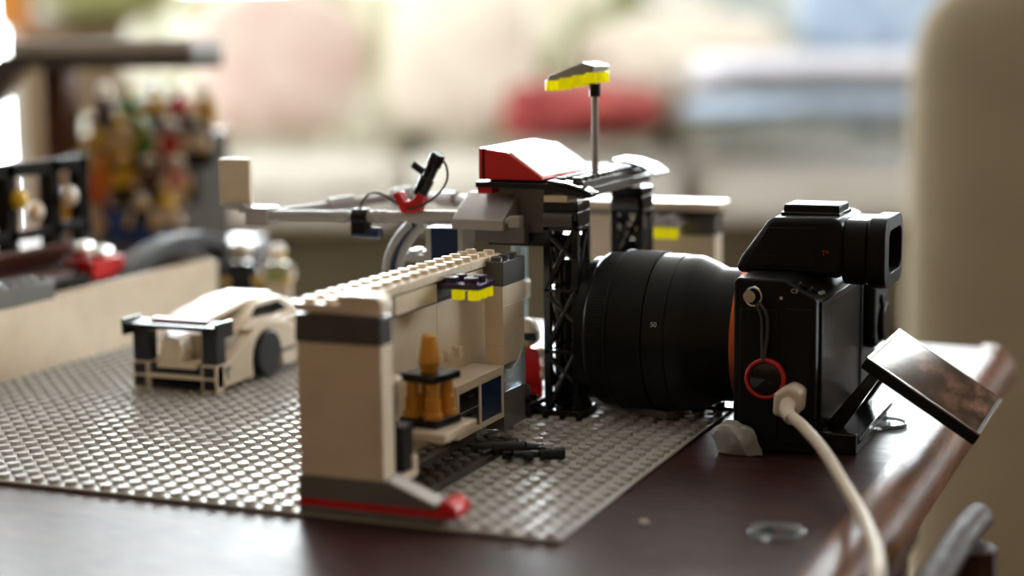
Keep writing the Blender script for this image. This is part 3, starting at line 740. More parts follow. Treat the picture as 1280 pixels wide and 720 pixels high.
# crew figure pieces behind the tower
def minifig_parts(root, colors, style, pose=0.0):
    legs, torso, armc, hand, head, hat = colors
    hips = build('hips', MB().box(-7.6, 7.6, -3.6, 3.6, 11, 13.6).cyl((-7.5, 0, 10.6), (7.5, 0, 10.6), 3.2, seg=12), M[legs], root, .2, local=True)
    for s in (-1, 1):
        x0, x1 = (-7.7, -0.25) if s < 0 else (0.25, 7.7)
        build('leg', MB().box(x0, x1, -2.6, 3.4, 0, 11).box(x0, x1, -5, -2.5, 0, 3.4), M[legs], root, .4, local=True)
    build('torso', MB().prism([(-7.7, 13.6), (7.7, 13.6), (5.6, 26.2), (-5.6, 26.2)], 'y', -3.7, 3.7), M[torso], root, .5, local=True)
    for s in (-1, 1):
        a = build('arm', MB().tube([(s * 5.8, 0, 24.3), (s * 8.6, 0, 22.6), (s * 9.6, -1.5, 18.6), (s * 9.4, -5.5, 16.2)], 2.1, 10, 4), M[armc], root, local=True)
        build('hand', MB().lathe([(2.2, -1.6), (2.2, 1.6), (1.4, 1.6), (1.4, -1.6)], (s * 9.2, -7.6, 15), (0, -0.4, 1), 12, False), M[hand], a, local=True)
    hd = build('head', MB().lathe([(2.4, 26.2), (3.4, 26.8), (4.9, 28), (5.1, 30), (5.1, 33), (4.6, 34.8), (2.5, 35.2), (2.4, 36.8)], (0, 0, 0), (0, 0, 1), 18), M[head], root, local=True)
    fc = MB()
    for x in (-1.7, 1.7): fc.cyl((x, -4.6, 32), (x, -5.15, 32), 0.55, seg=8)
    fc.tube([(-1.8, -4.85, 29.6), (0, -5.15, 29.1), (1.8, -4.85, 29.6)], 0.22, 6, 3)
    build('face', fc, M['ink_dark'], hd, local=True)
    if style == 'helmet':
        h = build('helmet', MB().ball((0, 0.4, 32.4), (6.9, 7.2, 7.2), 18, 12, -0.62), M[hat], root, local=True)
        build('visor', MB().prism([(-5.6, 30.2), (5.6, 30.2), (5.2, 33.8), (-5.2, 33.8)], 'y', -7.2, -6.0), M['black'], h, .6, local=True)
    elif style == 'hair':
        build('hair', MB().ball((0, 0.7, 33), (6.0, 5.9, 5.2), 16, 10, -0.5).box(-5.8, 5.8, 1.5, 5.6, 27.5, 33), M[hat], root, 1.2, local=True)
    else:
        build('cap', MB().ball((0, 0.2, 33.2), (5.7, 5.9, 4.6), 16, 10, -0.1).cyl((0, -4.6, 33), (0, -8.2, 32.4), 4.2, 4.0, seg=14), M[hat], root, local=True)

def minifig(label, loc, rot, colors, style, group=None):
    t = thing('toy_figure', label, 'toy figure', loc, rot, group)
    minifig_parts(t, colors, style); return t
minifig('toy figure in red with a white helmet behind the front lattice tower', (-91, 196, 3.4), 0.3, ('red', 'red', 'white', 'white', 'skin', 'white'), 'helmet')
fp = thing('toy_fuel_post', 'pale blue clear toy post standing behind the garage end', 'toy part', (-101, 214, 3.3))
build('post', MB().cyl((-101, 214, 3.3), (-101, 214, 86), 4, seg=14), M['trans_blue'], fp)
build('collar', MB().cyl((-101, 214, 50), (-101, 214, 58), 4.8, seg=14).cyl((-101, 214, 3.3), (-101, 214, 9), 6, seg=14), M['white'], fp, .3)
mc = thing('toy_machine', 'low black toy machine with chrome studs at the foot of the front tower', 'toy part', (-86, 180, 3.3))
build('base', MB().brick(-98, -78, 170, 188, 3.3, 9), M['black'], mc, .3)
build('knob', MB().ball((-84, 173, 14), 4.2, 14, 9), M['dgrey'], mc)
build('stud_cap', MB().ball((-92, 172, 12.5), 2.6, 12, 8).cyl((-92, 172, 9), (-92, 172, 20), 1.2), M['chrome'], mc)

# loose grey bar and the black strip beyond it
bar = thing('grey_bar_tile', 'long dark grey smooth bar lying on the studs in front of the lens', 'toy part', (-40, 196, 3.4), math.radians(-26))
build('bar', MB().box(-26, 25, -3.2, 3.2, 0, 3.4), M['mgrey'], bar, .4, local=True)
st = thing('black_stud_strip', 'black studded strip lying under the lens beside the baseplate edge', 'toy part', (-12, 212, 3.4), math.radians(-4))
build('strip', MB().brick(-28, 22, -4, 4, 0, 2.4), M['black'], st, .2, local=True)

# ================================================================== CAMERA (the large real one)
cam = thing('mirrorless_camera', 'black mirrorless camera with its lens pointing left and screen folded out, standing on the table', 'camera', (36, 205, 0))
YN, YF = 152.0, 281.0
body = MB().prism([(21, 0.6), (54, 0.6), (54, 64), (53, 65.6), (48.6, 67.8), (43, 71), (41, 72.4), (21, 72.6), (19.6, 71), (19.6, 2)], 'y', YN, YF)
bd = build('body', body, M['body'], cam, 1.0)
build('grip', MB().prism(rrect(0, 22, 262, 284, 8), 'z', 1, 66), M['leather'], cam, 1.5)
build('base_plate', MB().box(24, 52, YN + 3, YF - 3, 0, 0.8), M['body'], cam)
build('tripod_plate', MB().box(22, 70, YN + 8, 226, 0.1, 4.5).box(54, 70, 157, 161, 0.5, 9), M['black'], cam, .5, label='flat black base bracket')
# side doors
build('port_door', MB().box(22.4, 38.6, YN - .7, YN + 1, 6, 60), M['leather'], cam, .6)
build('port_door', MB().box(41.4, 52.4, YN - .7, YN + 1, 4, 61), M['leather'], cam, .6)
build('screw', MB().cyl((39.6, YN - .5, 65), (39.6, YN + 1, 65), 0.8, seg=10), M['chrome'], cam)
# strap lug, ring and leash
lug = build('strap_lug', MB().cyl((27.2, YN - 3.2, 65.6), (27.2, YN + 1, 65.6), 2.0, seg=14).cyl((27.2, YN - 4, 65.6), (27.2, YN - 3, 65.6), 2.6, seg=14), M['chrome'], cam, label='bare metal strap lug')
ringpts = [(28.5 + 3.4 * math.cos(a), YN - 2.2, 65.4 + 3.8 * math.sin(a)) for a in [2 * math.pi * k / 14 for k in range(15)]]
build('split_ring', MB().tube(ringpts, 0.45, 8, 2), M['chrome'], lug)
build('leash', MB().tube([(30.5, YN - 2.4, 63.5), (34.2, YN - 2.6, 58), (34.6, YN - 2.8, 50), (33.6, YN - 3.0, 42), (33.4, YN - 3.2, 38.6)], 0.75, 8, 8), M['leash'], cam)
build('leash', MB().tube([(29.5, YN - 2.4, 62.5), (32, YN - 2.6, 57), (32.3, YN - 2.8, 48), (32.6, YN - 3.2, 39)], 0.6, 8, 8), M['leash'], cam)
btn = build('leash_button', MB().lathe([(6.9, 0), (6.9, 2.4), (6.2, 3.2), (2, 3.6)], (33.8, YN - .7, 31.6), (0, -1, 0), 32), M['glossblack'], cam, label='round black leash button with red rim')
build('rim', MB().lathe([(8.5, 0), (8.5, 2.6), (7.9, 3.1), (7.0, 2.9), (6.9, 2.2), (6.9, 0)], (33.8, YN - .7, 31.6), (0, -1, 0), 36, False), M['red_rim'], btn, label='red rim')
# viewfinder hump
hump = MB().prism([(13.5, 71), (13.5, 74.5), (15.2, 77.8), (26.6, 93.4), (29.5, 95.0), (54, 95.4), (58.5, 94.0), (58.5, 70), (40, 71)], 'y', 178, 224)
hp_ = build('viewfinder_hump', hump, M['body'], cam, 2.2)
build('hump_panel', MB().prism([(17, 74.6), (27, 90.8), (47.6, 91.4), (47.6, 74.4)], 'y', 177.4, 178.5), M['body'], hp_, .3)
build('vent', MB().box(22.5, 31, 177.2, 177.8, 78.6, 79.6), M['black'], hp_)
text('lettering', 'T*', 3.0, M['ink_red'], hp_, (51.6, 177.85, 80.6), (math.radians(90), 0, 0))
build('hot_shoe_cover', MB().box(30.5, 54.5, 191, 211, 95.4, 99.4), M['body'], cam, .8)
build('hot_shoe_rail', MB().box(30, 55.2, 188.5, 213.5, 94.8, 96.4), M['black'], cam, .3)
ey = build('eyecup', MB().prism(rrect(181, 221, 66.5, 94.0, 8), 'x', 57.5, 68.5), M['body'], cam, 1.2)
e2 = MB()
outer = rrect(179.5, 222.5, 65.4, 95.0, 9, 6); inner = rrect(186.5, 215.5, 71.5, 89.5, 5, 6)
A = [e2.bm.verts.new((68.5, a, b)) for a, b in outer]; B = [e2.bm.verts.new((76.0, a, b)) for a, b in outer]
C_ = [e2.bm.verts.new((76.6, a, b)) for a, b in inner]; D_ = [e2.bm.verts.new((70, a, b)) for a, b in inner]
n = len(outer)
for i in range(n):
    j = (i + 1) % n
    e2.face([A[i], A[j], B[j], B[i]], True); e2.face([B[i], B[j], C_[j], C_[i]], True); e2.face([C_[i], C_[j], D_[j], D_[i]], True)
e2.face(A[::-1]); e2.face(D_)
build('rubber_cup', e2, M['rubber'], ey, .5)
build('eyepiece_glass', MB().prism(rrect(190, 212, 74, 87.5, 3), 'x', 69.8, 70.6), M['glossblack'], ey)
# dials at the far side
build('mode_dial', MB().cyl((38, 246, 72), (38, 246, 80), 9, seg=28), M['barrel'], cam, .5)
build('control_dial', MB().cyl((47, 268, 66), (47, 268, 74), 7.5, seg=28), M['barrel'], cam, .5)
build('thumb_rest', MB().prism(rrect(246, 280, 28, 66, 8), 'x', 53.5, 60), M['leather'], cam, 2.0)
build('rear_button', MB().cyl((59.5, 254, 58), (61.6, 254, 58), 2.4, seg=14), M['barrel'], cam, .3)
build('rear_button', MB().cyl((59.5, 258, 50), (61.6, 258, 50), 2.4, seg=14), M['barrel'], cam, .3)
build('rear_dial', MB().cyl((59.5, 262, 39), (62.5, 262, 39), 9, seg=26), M['barrel'], cam, .5)
# controls on the rear shoulder
build('menu_button', MB().cyl((50.2, 163, 66.4), (51.4, 163, 67.6), 2.2, seg=16), M['barrel'], cam, .2)
build('custom_button', MB().cyl((46.5, 158, 68.6), (47.8, 158, 70.2), 2.2, seg=16), M['barrel'], cam, .2)
text('lettering', 'C3', 2.4, M['ink_white'], cam, (45.0, YN - .08, 68.0), (math.radians(90), 0, 0))
text('lettering', 'MENU', 2.4, M['ink_white'], cam, (53.6, 164, 66.1), (math.radians(60), 0, math.radians(80)))
# screen recess on the rear
rec = MB().box(54, 55.2, 158, 161, 5, 63).box(54, 55.2, 240, 243, 5, 63).box(54, 55.2, 161, 240, 60, 63).box(54, 55.2, 161, 240, 5, 8)
build('screen_recess_rim', rec, M['body'], cam, .3)
build('screen_recess', MB().box(53.9, 54.4, 161, 240, 8, 60), M['barrel'], cam)
# tilting screen
scr_o = Vector((72.2, 0, 40.0)); ax = Vector((45.6, 0, -28.8)).normalized(); nx = Vector((-ax.z, 0, ax.x))
def sp(t, y, h):
    p = scr_o + ax * t + nx * h; return (p.x, y, p.z)
def sbox(t0, t1, y0, y1, h0, h1):
    mb = MB(); v = [mb.bm.verts.new(sp(t, y, h)) for h in (h0, h1) for t, y in ((t0, y0), (t1, y0), (t1, y1), (t0, y1))]
    for q in ((3, 2, 1, 0), (4, 5, 6, 7), (0, 1, 5, 4), (1, 2, 6, 5), (2, 3, 7, 6), (3, 0, 4, 7)): mb.face([v[i] for i in q])
    return mb
SL = 54.5
sc_ = build('tilt_screen', sbox(0, SL, 165, 238, -5.2, 0), M['body'], cam, .8)
def screen_mat():
    m = mat('lit_display', (0.008, 0.008, 0.008), 0.06, 0.35)
    nt, N, L, b = nodes(m)
    n = tex(nt, 'ShaderNodeTexNoise', 90.0, mapping=(1.0, 0.35, 1.0), Detail=6.0, Roughness=0.7)
    r = ramp(nt, n.outputs[0], [(0.44, (0.008, 0.004, 0.003)), (0.60, (0.06, 0.03, 0.02)), (0.72, (0.24, 0.14, 0.10))])
    L.new(r.outputs[0], b.inputs['Emission Color']); b.inputs['Emission Strength'].default_value = 0.8
    return m
M['screen'] = screen_mat()
build('display', sbox(1.8, SL - 2.2, 167.5, 235.5, 0, 0.25), M['screen'], sc_, label='lit display showing a dim brown picture')
rim = MB()
for t0, t1, y0, y1 in ((0.2, 1.0, 165.3, 237.7), (SL - 1.0, SL - .2, 165.3, 237.7), (1.0, SL - 1.0, 165.3, 166.1), (1.0, SL - 1.0, 236.9, 237.7)):
    q = sbox(t0, t1, y0, y1, -0.2, 0.32)
    me = bpy.data.meshes.new('t'); q.bm.to_mesh(me); q.bm.free(); rim.bm.from_mesh(me); bpy.data.meshes.remove(me)
build('screen_rim', rim, M['chrome'], sc_, label='thin bright rim of the screen')
for y0 in (172, 224):
    build('hinge_arm', MB().prism([(54, 5), (54, 9), (75, 36), (78, 33), (60, 6)], 'y', y0, y0 + 7), M['black'], cam, .4)
build('hinge_plate', MB().box(54, 70, 164, 238, 4.6, 7.0), M['black'], cam, .3)

# lens, axis along -x
LY, LZ = 200.0, 40.0
ln = build('lens', MB().lathe([(29, 0), (29.5, 1.5), (29.5, 15), (31.5, 19), (34.0, 25), (34.6, 27), (34.6, 33)], (18, LY, LZ), (-1, 0, 0), 64, True), M['barrel'], cam)
build('mount_ring', MB().lathe([(30, 0.6), (31.4, 0.8), (31.4, 5.0), (30.4, 5.6)], (18, LY, LZ), (-1, 0, 0), 64), M['mount_orange'], ln, label='thin orange mount ring')
def ribbed(x_from, x_to, r, n=150, depth=0.22):
    mb = MB(); a0 = []
    ring = []
    for xx in (x_from, x_to):
        row = []
        for k in range(n * 2):
            a = math.pi * k / n; rr = r if k % 2 else r - depth
            row.append(mb.bm.verts.new((xx, LY + rr * math.cos(a), LZ + rr * math.sin(a))))
        ring.append(row)
    for k in range(n * 2): mb.face([ring[0][k], ring[0][(k + 1) % (2 * n)], ring[1][(k + 1) % (2 * n)], ring[1][k]])
    mb.face(ring[0][::-1]); mb.face(ring[1]); return mb
build('scale_ring', MB().lathe([(34.6, 33), (35.0, 33.3), (35.0, 43)], (18, LY, LZ), (-1, 0, 0), 64), M['barrel'], ln)
build('zoom_ring', ribbed(-25.4, -41, 35.9), M['rubber'], ln)
build('zoom_ring_lip', MB().lathe([(35.6, 59), (36.1, 59.4), (36.1, 60.2), (35.2, 60.6)], (18, LY, LZ), (-1, 0, 0), 64), M['barrel'], ln)
build('focus_ring', ribbed(-42.6, -50, 34.6), M['rubber'], ln)
build('front_barrel', MB().lathe([(34.2, 68), (34.2, 69), (33.2, 70.5), (32.2, 71), (32.2, 75), (30, 75)], (18, LY, LZ), (-1, 0, 0), 64), M['barrel'], ln)
build('front_glass', MB().lathe([(29.5, 73.6), (20, 74.4), (8, 74.8), (0.5, 74.9)], (18, LY, LZ), (-1, 0, 0), 40), M['glossblack'], ln)
build('index_dot', MB().cyl((8.5, LY - 29.6 * math.cos(0.30), LZ - 29.6 * math.sin(0.30) + 4.4), (8.5, LY - 30.0 * math.cos(0.30), LZ - 30.0 * math.sin(0.30) + 4.4), 0.9, seg=12), M['ink_white'], ln, label='white index dot')
text('lettering', '50', 3.0, M['ink_white'], ln, (-19.5, LY - 34.4, LZ + 8.6), (math.radians(78), 0, 0))

# white cable
cb = thing('usb_cable', 'white cable plugged into the camera side and trailing over the table edge', 'cable', (70, 90, 0))
pl = MB().prism(rrect(39.5, 50.5, 18.5, 31, 3.5), 'y', 139, YN - .6); 
build('plug', MB().prism([(39.5, 19), (46, 17.5), (50.5, 20), (51, 29), (46, 31.5), (40, 28)], 'y', 138.5, YN - .6), M['cable_white'], cb, 1.5, label='moulded white plug')
build('strain_relief', MB().tube([(46, 141, 24), (46.8, 134, 22.4), (50, 128, 20.4)], lambda t: 3.7 - 1.2 * t, 14, 6), M['cable_white'], cb)
build('cord', MB().tube([(46, 140, 23.8), (48.5, 131, 21.6), (56, 122, 19.2), (68, 106, 14), (79.5, 84, 9), (94.5, 50, 4.8), (107.5, 6, 4.4), (111, -20, -1), (111.5, -46, -40), (111, -60, -120), (109, -80, -330), (108, -130, -560), (106, -310, -690), (140, -420, -697.5)], 2.35, 14, 8), M['cable_white'], cb)

# crumpled plastic lump
pb = MB(); bmesh.ops.create_icosphere(pb.bm, subdivisions=3, radius=1.0)
rnd = random.Random(11)
for v in pb.bm.verts:
    c = v.co; k = 1 + 0.16 * math.sin(5 * c.x + 3 * c.y) * math.sin(4 * c.z + 2 * c.y) + rnd.uniform(-.05, .05)
    v.co = Vector((23 + 10.4 * c.x * k, 146.2 + 5.0 * c.y * k, max(0.1, 5.4 + 8.6 * c.z * k - 2.6 * max(0, c.x))))
lump = thing('crumpled_plastic', 'crumpled translucent white lump under the camera corner', 'plastic scrap', (23, 146.2, 0))
build('lump', pb, M['putty'], lump, angle=25)
# clear discs and crumb
d1 = thing('clear_disc', 'flat round clear disc on the table under the folded out screen', 'disc', (70, 218, 0.05))
build('disc', MB().lathe([(9.4, 0), (10, .6), (10, 1.6), (9.2, 2.0), (8.4, 1.2), (0.5, 1.2)], (70, 218, 0.05), (0, 0, 1), 40), M['acrylic'], d1)
d2 = thing('clear_disc', 'flat round clear disc on the bare table in front of the camera', 'disc', (66.5, 38, 0.05))
build('disc', MB().lathe([(9.4, 0), (10, .6), (10, 1.6), (9.2, 2.0), (8.4, 1.2), (0.5, 1.2)], (66.5, 38, 0.05), (0, 0, 1), 40), M['acrylic'], d2)
cbm = thing('white_crumb', 'tiny white crumb on the table beside the baseplate corner', 'crumb', (19.7, 33.7, 0))
build('crumb', MB().ball((19.7, 33.7, 0.8), (2.0, 1.5, 0.8), 10, 6), M['cable_white'], cbm)

# ================================================================== RACE CAR
car = thing('toy_race_car', 'white toy race car with a black rear wing, standing on the baseplate', 'toy car', (-262, 225, 3.3))
X0, X1, Y0, Y1 = -286.0, -238.0, 165.0, 286.0
build('floor_pan', MB().box(X0 + 2, X1 - 2, Y0 + 2, Y1, 6.5, 9.5), M['black'], car, .2)
# side shells with wheel arches cut as polygons
def arch(c, r, z, a0=0, a1=180, n=8): return [(c - r * math.cos(math.radians(a0 + (a1 - a0) * k / n)), z + r * math.sin(math.radians(a0 + (a1 - a0) * k / n))) for k in range(n + 1)]
side = [(Y0, 5.5), (Y0 + 34, 5.5)] + arch(212, 14, 13.5)[0:] + [(228, 6), (250, 6)] + arch(264, 13.5, 13.5) + [(279, 7), (Y1, 9), (Y1 + 1, 16), (282, 21), (268, 28), (252, 27), (240, 24), (226, 30), (212, 31.5), (199, 28.5), (188, 22), (178, 17.5), (Y0, 16.5)]
for a, b in ((X0, X0 + 7), (X1 - 7, X1)):
    build('side_panel', MB().prism(side, 'x', a, b), M['white'], car, .5)
# rear: grid of black blocks between white strips
for x0 in (X0, X1 - 9):
    gx = build('rear_column', MB().box(x0, x0 + 9, Y0 - .2, Y0 + 6, 3.6, 17), M['white'], car, .3)
    for z0 in (4.6, 11):
        build('rear_lamp', MB().box(x0 + 1.4, x0 + 7.6, Y0 - 1.0, Y0 + 1, z0, z0 + 5), M['black'], gx, .3)
    build('wing_post', MB().box(x0 + .4, x0 + 8.6, Y0 + .3, Y0 + 9, 17, 34), M['black'], car, .4)
build('rear_bumper', MB().box(X0 + 9, X1 - 9, Y0, Y0 + 4, 9.2, 11.2), M['white'], car, .3)
build('rear_diffuser', MB().box(X0 + 9, X1 - 9, Y0 + 2, Y0 + 8, 4, 9.2).box(X0 + 9, X1 - 9, Y0 + 1.5, Y0 + 5, 11.2, 16), M['black'], car, .3)
build('rear_shelf', MB().prism([(X0 + 14, 14.5), (X1 - 12, 14.5), (X1 - 10.5, 17.5), (X0 + 15, 16.5)], 'y', Y0 - 1, Y0 + 12), M['white'], car, .6)
build('rear_inner', MB().box(X0 + 9, X1 - 9, Y0 + 14, Y0 + 20, 14, 29), M['tan'], car, .3)
build('engine_cover', MB().prism([(X0 + 12, 15), (X0 + 26, 16), (X0 + 28, 22), (X0 + 25, 29), (X0 + 17, 30), (X0 + 15, 23)], 'y', Y0 + 1, Y0 + 13), M['white'], car, 1.2)
w = build('rear_wing', MB().prism([(-3, 33.5), (9, 35), (9, 37), (-3, 35.8)], 'x', X0 - 2, X1 + 2).xform(Matrix.Translation((0, Y0, 0))), M['black'], car, .3)
for x in (X0 - 3, X1 + 1.2): build('wing_end', MB().box(x, x + 1.8, Y0 - 4, Y0 + 11, 30, 38), M['black'], w, .3)
build('wing_tile', MB().box(X0 + 8, X1 - 8, Y0 + 4, Y0 + 10, 37, 37.8), M['pink'], w, .2, label='pinkish tile on the wing')
# cabin
build('cabin', MB().prism([(188, 27), (200, 33), (216, 40), (238, 40.5), (250, 36), (262, 27)], 'x', X0 + 7, X1 - 7), M['white'], car, .8)
build('roof', MB().prism([(184, 37), (202, 39.5), (216, 41.6), (240, 42), (240, 40), (216, 39.4), (202, 37), (184, 34.8)], 'x', X0 + 9, X1 - 13), M['white'], car, .4)
for x0 in (X0 + 6.4, X1 - 7.4): build('side_window', MB().prism([(207, 31), (213, 38), (236, 38.4), (246, 33)], 'x', x0, x0 + 1), M['glossblack'], car, .2)
build('shoulder', MB().prism([(196, 29), (206, 33.5), (226, 32.5), (238, 27)], 'x', X1 - 9, X1 - 1), M['white'], car, .8)
for x in (X0 + 3, X1 - 3):
    for yy in (212, 264):
        s = 1 if x > -262 else -1
        wh = build('tyre', MB().lathe([(7.4, -5), (11, -5), (11.9, -4), (11.9, 4), (11, 5), (7.4, 5)], (x, yy, 15.2), (s, 0, 0), 28), M['tyre'], car)
        rm = MB().lathe([(7.4, 3.6), (6.8, 4.4), (6.2, 3.2), (2, 3.0), (1.6, 4.2), (0.4, 4.2)], (x, yy, 15.2), (s, 0, 0), 24, False)
        for k in range(5):
            a = 2 * math.pi * k / 5; rm.cyl((x + s * 3.8, yy, 15.2), (x + s * 3.8, yy + 6.6 * math.cos(a), 15.2 + 6.6 * math.sin(a)), 0.9, seg=8)
        build('wheel_rim', rm, M['rim'], wh)
mk = MB().box(X1 - .02, X1 + .12, 172, 177.5, 13.4, 14.6).box(X1 - .02, X1 + .12, 174, 175.4, 8.6, 13.4).box(X1 - .02, X1 + .12, 172, 173, 11.6, 13.4)
build('side_mark', mk, M['ink_dark'], car, label='small dark mark printed on the side')
build('side_panel', MB().box(X1 - .6, X1 + .4, 226.5, 249.5, 13, 15), M['mgrey'], car, .2, label='thin grey side strip')

minifig('toy figure in black with a white helmet, left of two past the car', (-369, 404, 6), 0.5, ('black', 'black', 'black', 'yellow', 'skin', 'white'), 'helmet')
minifig('toy figure in cream and olive with a white cap, right of two past the car', (-345, 408, 6), 0.2, ('white', 'olive', 'white', 'skin', 'skin', 'white'), 'cap')

fp2 = thing('toy_plinth', 'low grey toy plinth under the two figures beyond the race car', 'toy part', (-357, 406, 0))
build('plate', MB().box(-381, -332, 396, 418, 0.1, 5.9), M['lgrey'], fp2, .3)
# ================================================================== PIT WALL behind the car
pw = thing('toy_pit_wall', 'long low white toy brick wall along the far left of the baseplate', 'toy wall', (-364, 240, 1.6))
zz = [1.7 + i * 9.2 for i in range(5)]
for r, (a, b) in enumerate(zip(zz, zz[1:])):
    y = 96 - (16.5 if r % 2 else 0)
    while y < 362:
        y1 = min(y + 33, 362)
        build('brick', MB().brick(-368, -360, max(y, 90), y1, a, b, r == 3), M['white'], pw, .12)
        y = y1
build('brick', MB().brick(-378, -359.6, 120, 204, 38.6, 48.6), M['mgrey'], pw, .25, label='stone grey studded brick on the wall')

# low things between the wall and the figure display
ar = thing('toy_arch_ramp', 'dark grey curved toy ramp behind the pit wall', 'toy part', (-393, 372, 0))
pts = [(300, 36), (318, 43), (340, 49), (365, 52.5), (390, 52), (410, 47), (424, 40)]
build('ramp', MB().prism(pts + [(a, b - 8) for a, b in pts[::-1]], 'x', -402, -385, True), M['ramp'], ar, .5)
for y in (306, 416): build('leg', MB().box(-399, -388, y - 4, y + 4, 0.1, 36), M['dgrey'], ar, .3)
tb = thing('toy_building_frame', 'black toy building frame with window openings behind the pit wall', 'toy building', (-430, 250, 0))
fr = MB()
for y in (214, 250, 290, 318): fr.box(-434, -424, y, y + 8, 0, 104)
fr.box(-434, -424, 214, 326, 96, 104).box(-434, -424, 214, 326, 60, 66)
build('frame', fr, M['black'], tb, .4)
for k in range(10):
    y = 214 + k * 7
    build('slat', MB().prism([(-424, 40 + 0), (-404, 56), (-404, 59), (-424, 43)], 'y', y, y + 5), M['brown'], tb, .2)
build('plate', MB().brick(-424, -400, 214, 320, 40, 43), M['brown'], tb, .2, label='brown plate')
build('block', MB().box(-412, -392, 282, 312, 36, 47), M['red'], tb, .4, label='red block')
build('block', MB().box(-430, -394, 240, 320, 0.2, 40), M['black'], tb, .4)
for (y, z) in ((255, 84), (268, 76), (300, 82)):
    build('dome', MB().ball((-420, y, z), (5, 5, 6), 14, 9), M['yellow'] if z == 84 else M['white'], tb)
for (y, z) in ((286, 54), (304, 49)):
    build('chrome_dome', MB().ball((-402, y, z), (5, 9, 4), 14, 9), M['chrome'], tb, label='chrome dome')

# ================================================================== FIGURE DISPLAY
side = thing('side_table', 'dark narrow side table holding the figure display behind the wooden table', 'table', (-640, 640, -TZ * 1000))
build('tabletop', MB().box(-900, -528, 582, 712, -22, 0), M['mahogany'], side, 3)
for x in (-880, -548):
    for y in (602, 692): build('leg', MB().box(x - 18, x + 18, y - 18, y + 18, -TZ * 1000, -22), M['mahogany'], side, 2)
ds = thing('figure_display', 'tall toy display stand with a dark studded roof, holding rows of toy figures', 'display stand', (-610, 626, 0))
build('base', MB().box(-700, -530, 588, 706, 0.1, 8), M['dgrey'], ds, .5)
build('roof', MB().box(-702, -530, 606, 650, 149, 161), M['dgrey'], ds, .5)
build('roof_plate', MB().box(-702, -530, 606, 650, 161, 170).studs([-697 + 8 * i for i in range(21)], [611 + 8 * j for j in range(5)], 170), M['glare_grey'], ds, label='studded roof plate coloured pale for its glare')  # front made paler to carry the glare of the studs
build('pillar', MB().box(-690, -668, 632, 652, 8, 149), M['brown'], ds, .5)
build('pillar', MB().box(-694, -680, 654, 664, 8, 149), M['brown'], ds, .5)
STEP = [(592, 614, 14), (614, 636, 42), (636, 658, 70), (658, 680, 98)]
for y0, y1, z in STEP: build('step', MB().box(-664, -546, y0, y1, 8, z), M['dgrey'], ds, .3)
build('side_beam', MB().prism([(-752, 96), (-702, 146), (-702, 160), (-718, 160), (-760, 106)], 'y', 612, 630), M['dgrey'], ds, .5)
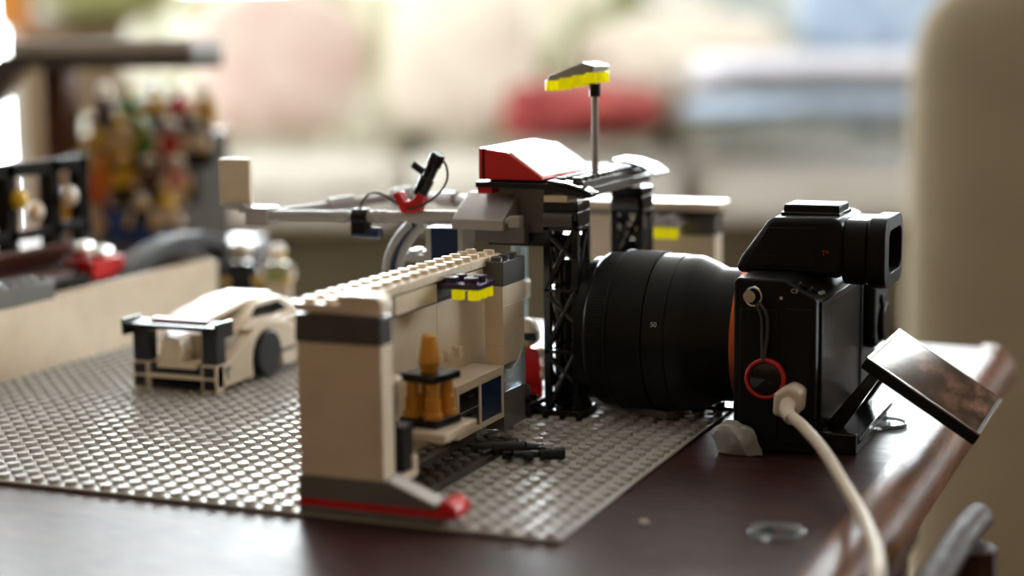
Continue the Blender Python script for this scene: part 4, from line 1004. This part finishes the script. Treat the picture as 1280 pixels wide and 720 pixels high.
palette = [
    [('white', 'yellow', 'yellow', 'skin', 'skin', 'brown', 'hair', 'brown haired toy figure in yellow with white legs'), ('white', 'white', 'pink', 'pink', 'skin', 'red', 'cap', 'red capped toy figure in white with pink arms'), ('blue', 'blue', 'navy', 'skin', 'skin', 'black', 'cap', 'black capped toy figure all in blue'), ('blue', 'navy', 'white', 'skin', 'skin', 'white', 'cap', 'white capped toy figure in navy and blue'), ('blue', 'white', 'white', 'yellow', 'skin', 'yellow', 'hair', 'yellow haired toy figure in white with blue legs')],
    [('black', 'yellow', 'white', 'skin', 'skin', 'white', 'cap', 'white capped toy figure in yellow and black'), ('orange', 'orange', 'red', 'pink', 'skin', 'orange', 'hair', 'orange haired toy figure in orange and red'), ('black', 'yellow', 'yellow', 'skin', 'skin', 'yellow', 'helmet', 'yellow helmeted toy figure in yellow and black'), ('black', 'brown', 'brown', 'white', 'white', 'white', 'helmet', 'white helmeted toy figure in brown and black'), ('white', 'pink', 'white', 'skin', 'skin', 'white', 'helmet', 'white helmeted toy figure in pink and white')],
    [('olive', 'yellow', 'yellow', 'skin', 'skin', 'black', 'hair', 'black haired toy figure in yellow and olive'), ('yellow', 'white', 'yellow', 'white', 'skin', 'yellow', 'hair', 'yellow haired toy figure in white and yellow'), ('black', 'green', 'yellow', 'skin', 'skin', 'green', 'cap', 'green capped toy figure in green with yellow arms'), ('red', 'red', 'white', 'white', 'white', 'white', 'helmet', 'white helmeted toy figure in red with white arms'), ('black', 'white', 'white', 'yellow', 'skin', 'black', 'helmet', 'black helmeted toy figure in white and black')],
    [('black', 'brown', 'brown', 'skin', 'skin', 'white', 'cap', 'white capped toy figure in brown and black'), ('olive', 'green', 'green', 'skin', 'skin', 'olive', 'hair', 'olive haired toy figure in green'), ('navy', 'yellow', 'navy', 'skin', 'skin', 'black', 'cap', 'black capped toy figure in a yellow top'), ('brown', 'red', 'red', 'yellow', 'yellow', 'white', 'cap', 'white capped toy figure in red and brown'), ('yellow', 'yellow', 'yellow', 'skin', 'skin', 'white', 'hair', 'white haired toy figure all in yellow')],
]
where = ['front', 'second', 'third', 'back']
for r, (y0, y1, z) in enumerate(STEP):
    for c in range(5):
        p = palette[r][c]
        minifig(p[7] + ', ' + where[r] + ' row of display', (-655 + c * 24 + (3, -3, 2, -2)[r], (y0 + y1) / 2 + 2, z), 0.45 + 0.1 * ((c + r) % 3 - 1), p[:6], p[6], 'toy figures in the display stand')

# ================================================================== FAR GARAGE
fg = thing('toy_garage', 'blurred white toy brick garage with a jutting roof slab, behind the lens', 'toy building', (-75, 345, 1.6))
zz = [1.7 + i * 9.4 for i in range(8)]
for a, b in zip(zz, zz[1:]):
    build('brick', MB().brick(-112, -78, 340, 350, a, b, False), M['white'], fg, .15)
    build('brick', MB().brick(-78, -41, 336, 350, a, b, False), M['white'], fg, .15)
build('brick', MB().brick(-58, -40.5, 334, 350, 67.6, 77, False), M['dgrey'], fg, .2, label='dark grey brick')
build('brick', MB().brick(-112, -58, 338, 350, 67.6, 77, False), M['white'], fg, .2)
build('roof_slab', MB().box(-114, -37, 331, 352, 80, 85), M['white'], fg, 1.2)
build('brick', MB().brick(-112, -40, 336, 350, 77, 80, False), M['dgrey'], fg, .2)
lb = build('light_bracket', MB().box(-76, -55, 316, 336, 73, 76).studs([-71, -61], [320, 329], 76, 3.0, 2.4), M['lgrey'], fg, .4)
for x in (-71.5, -65, -58.6): build('lens', MB().cyl((x, 319, 67), (x, 319, 73), 3.0, seg=14), M['trans_yellow'], lb, .3, label='clear yellow light')
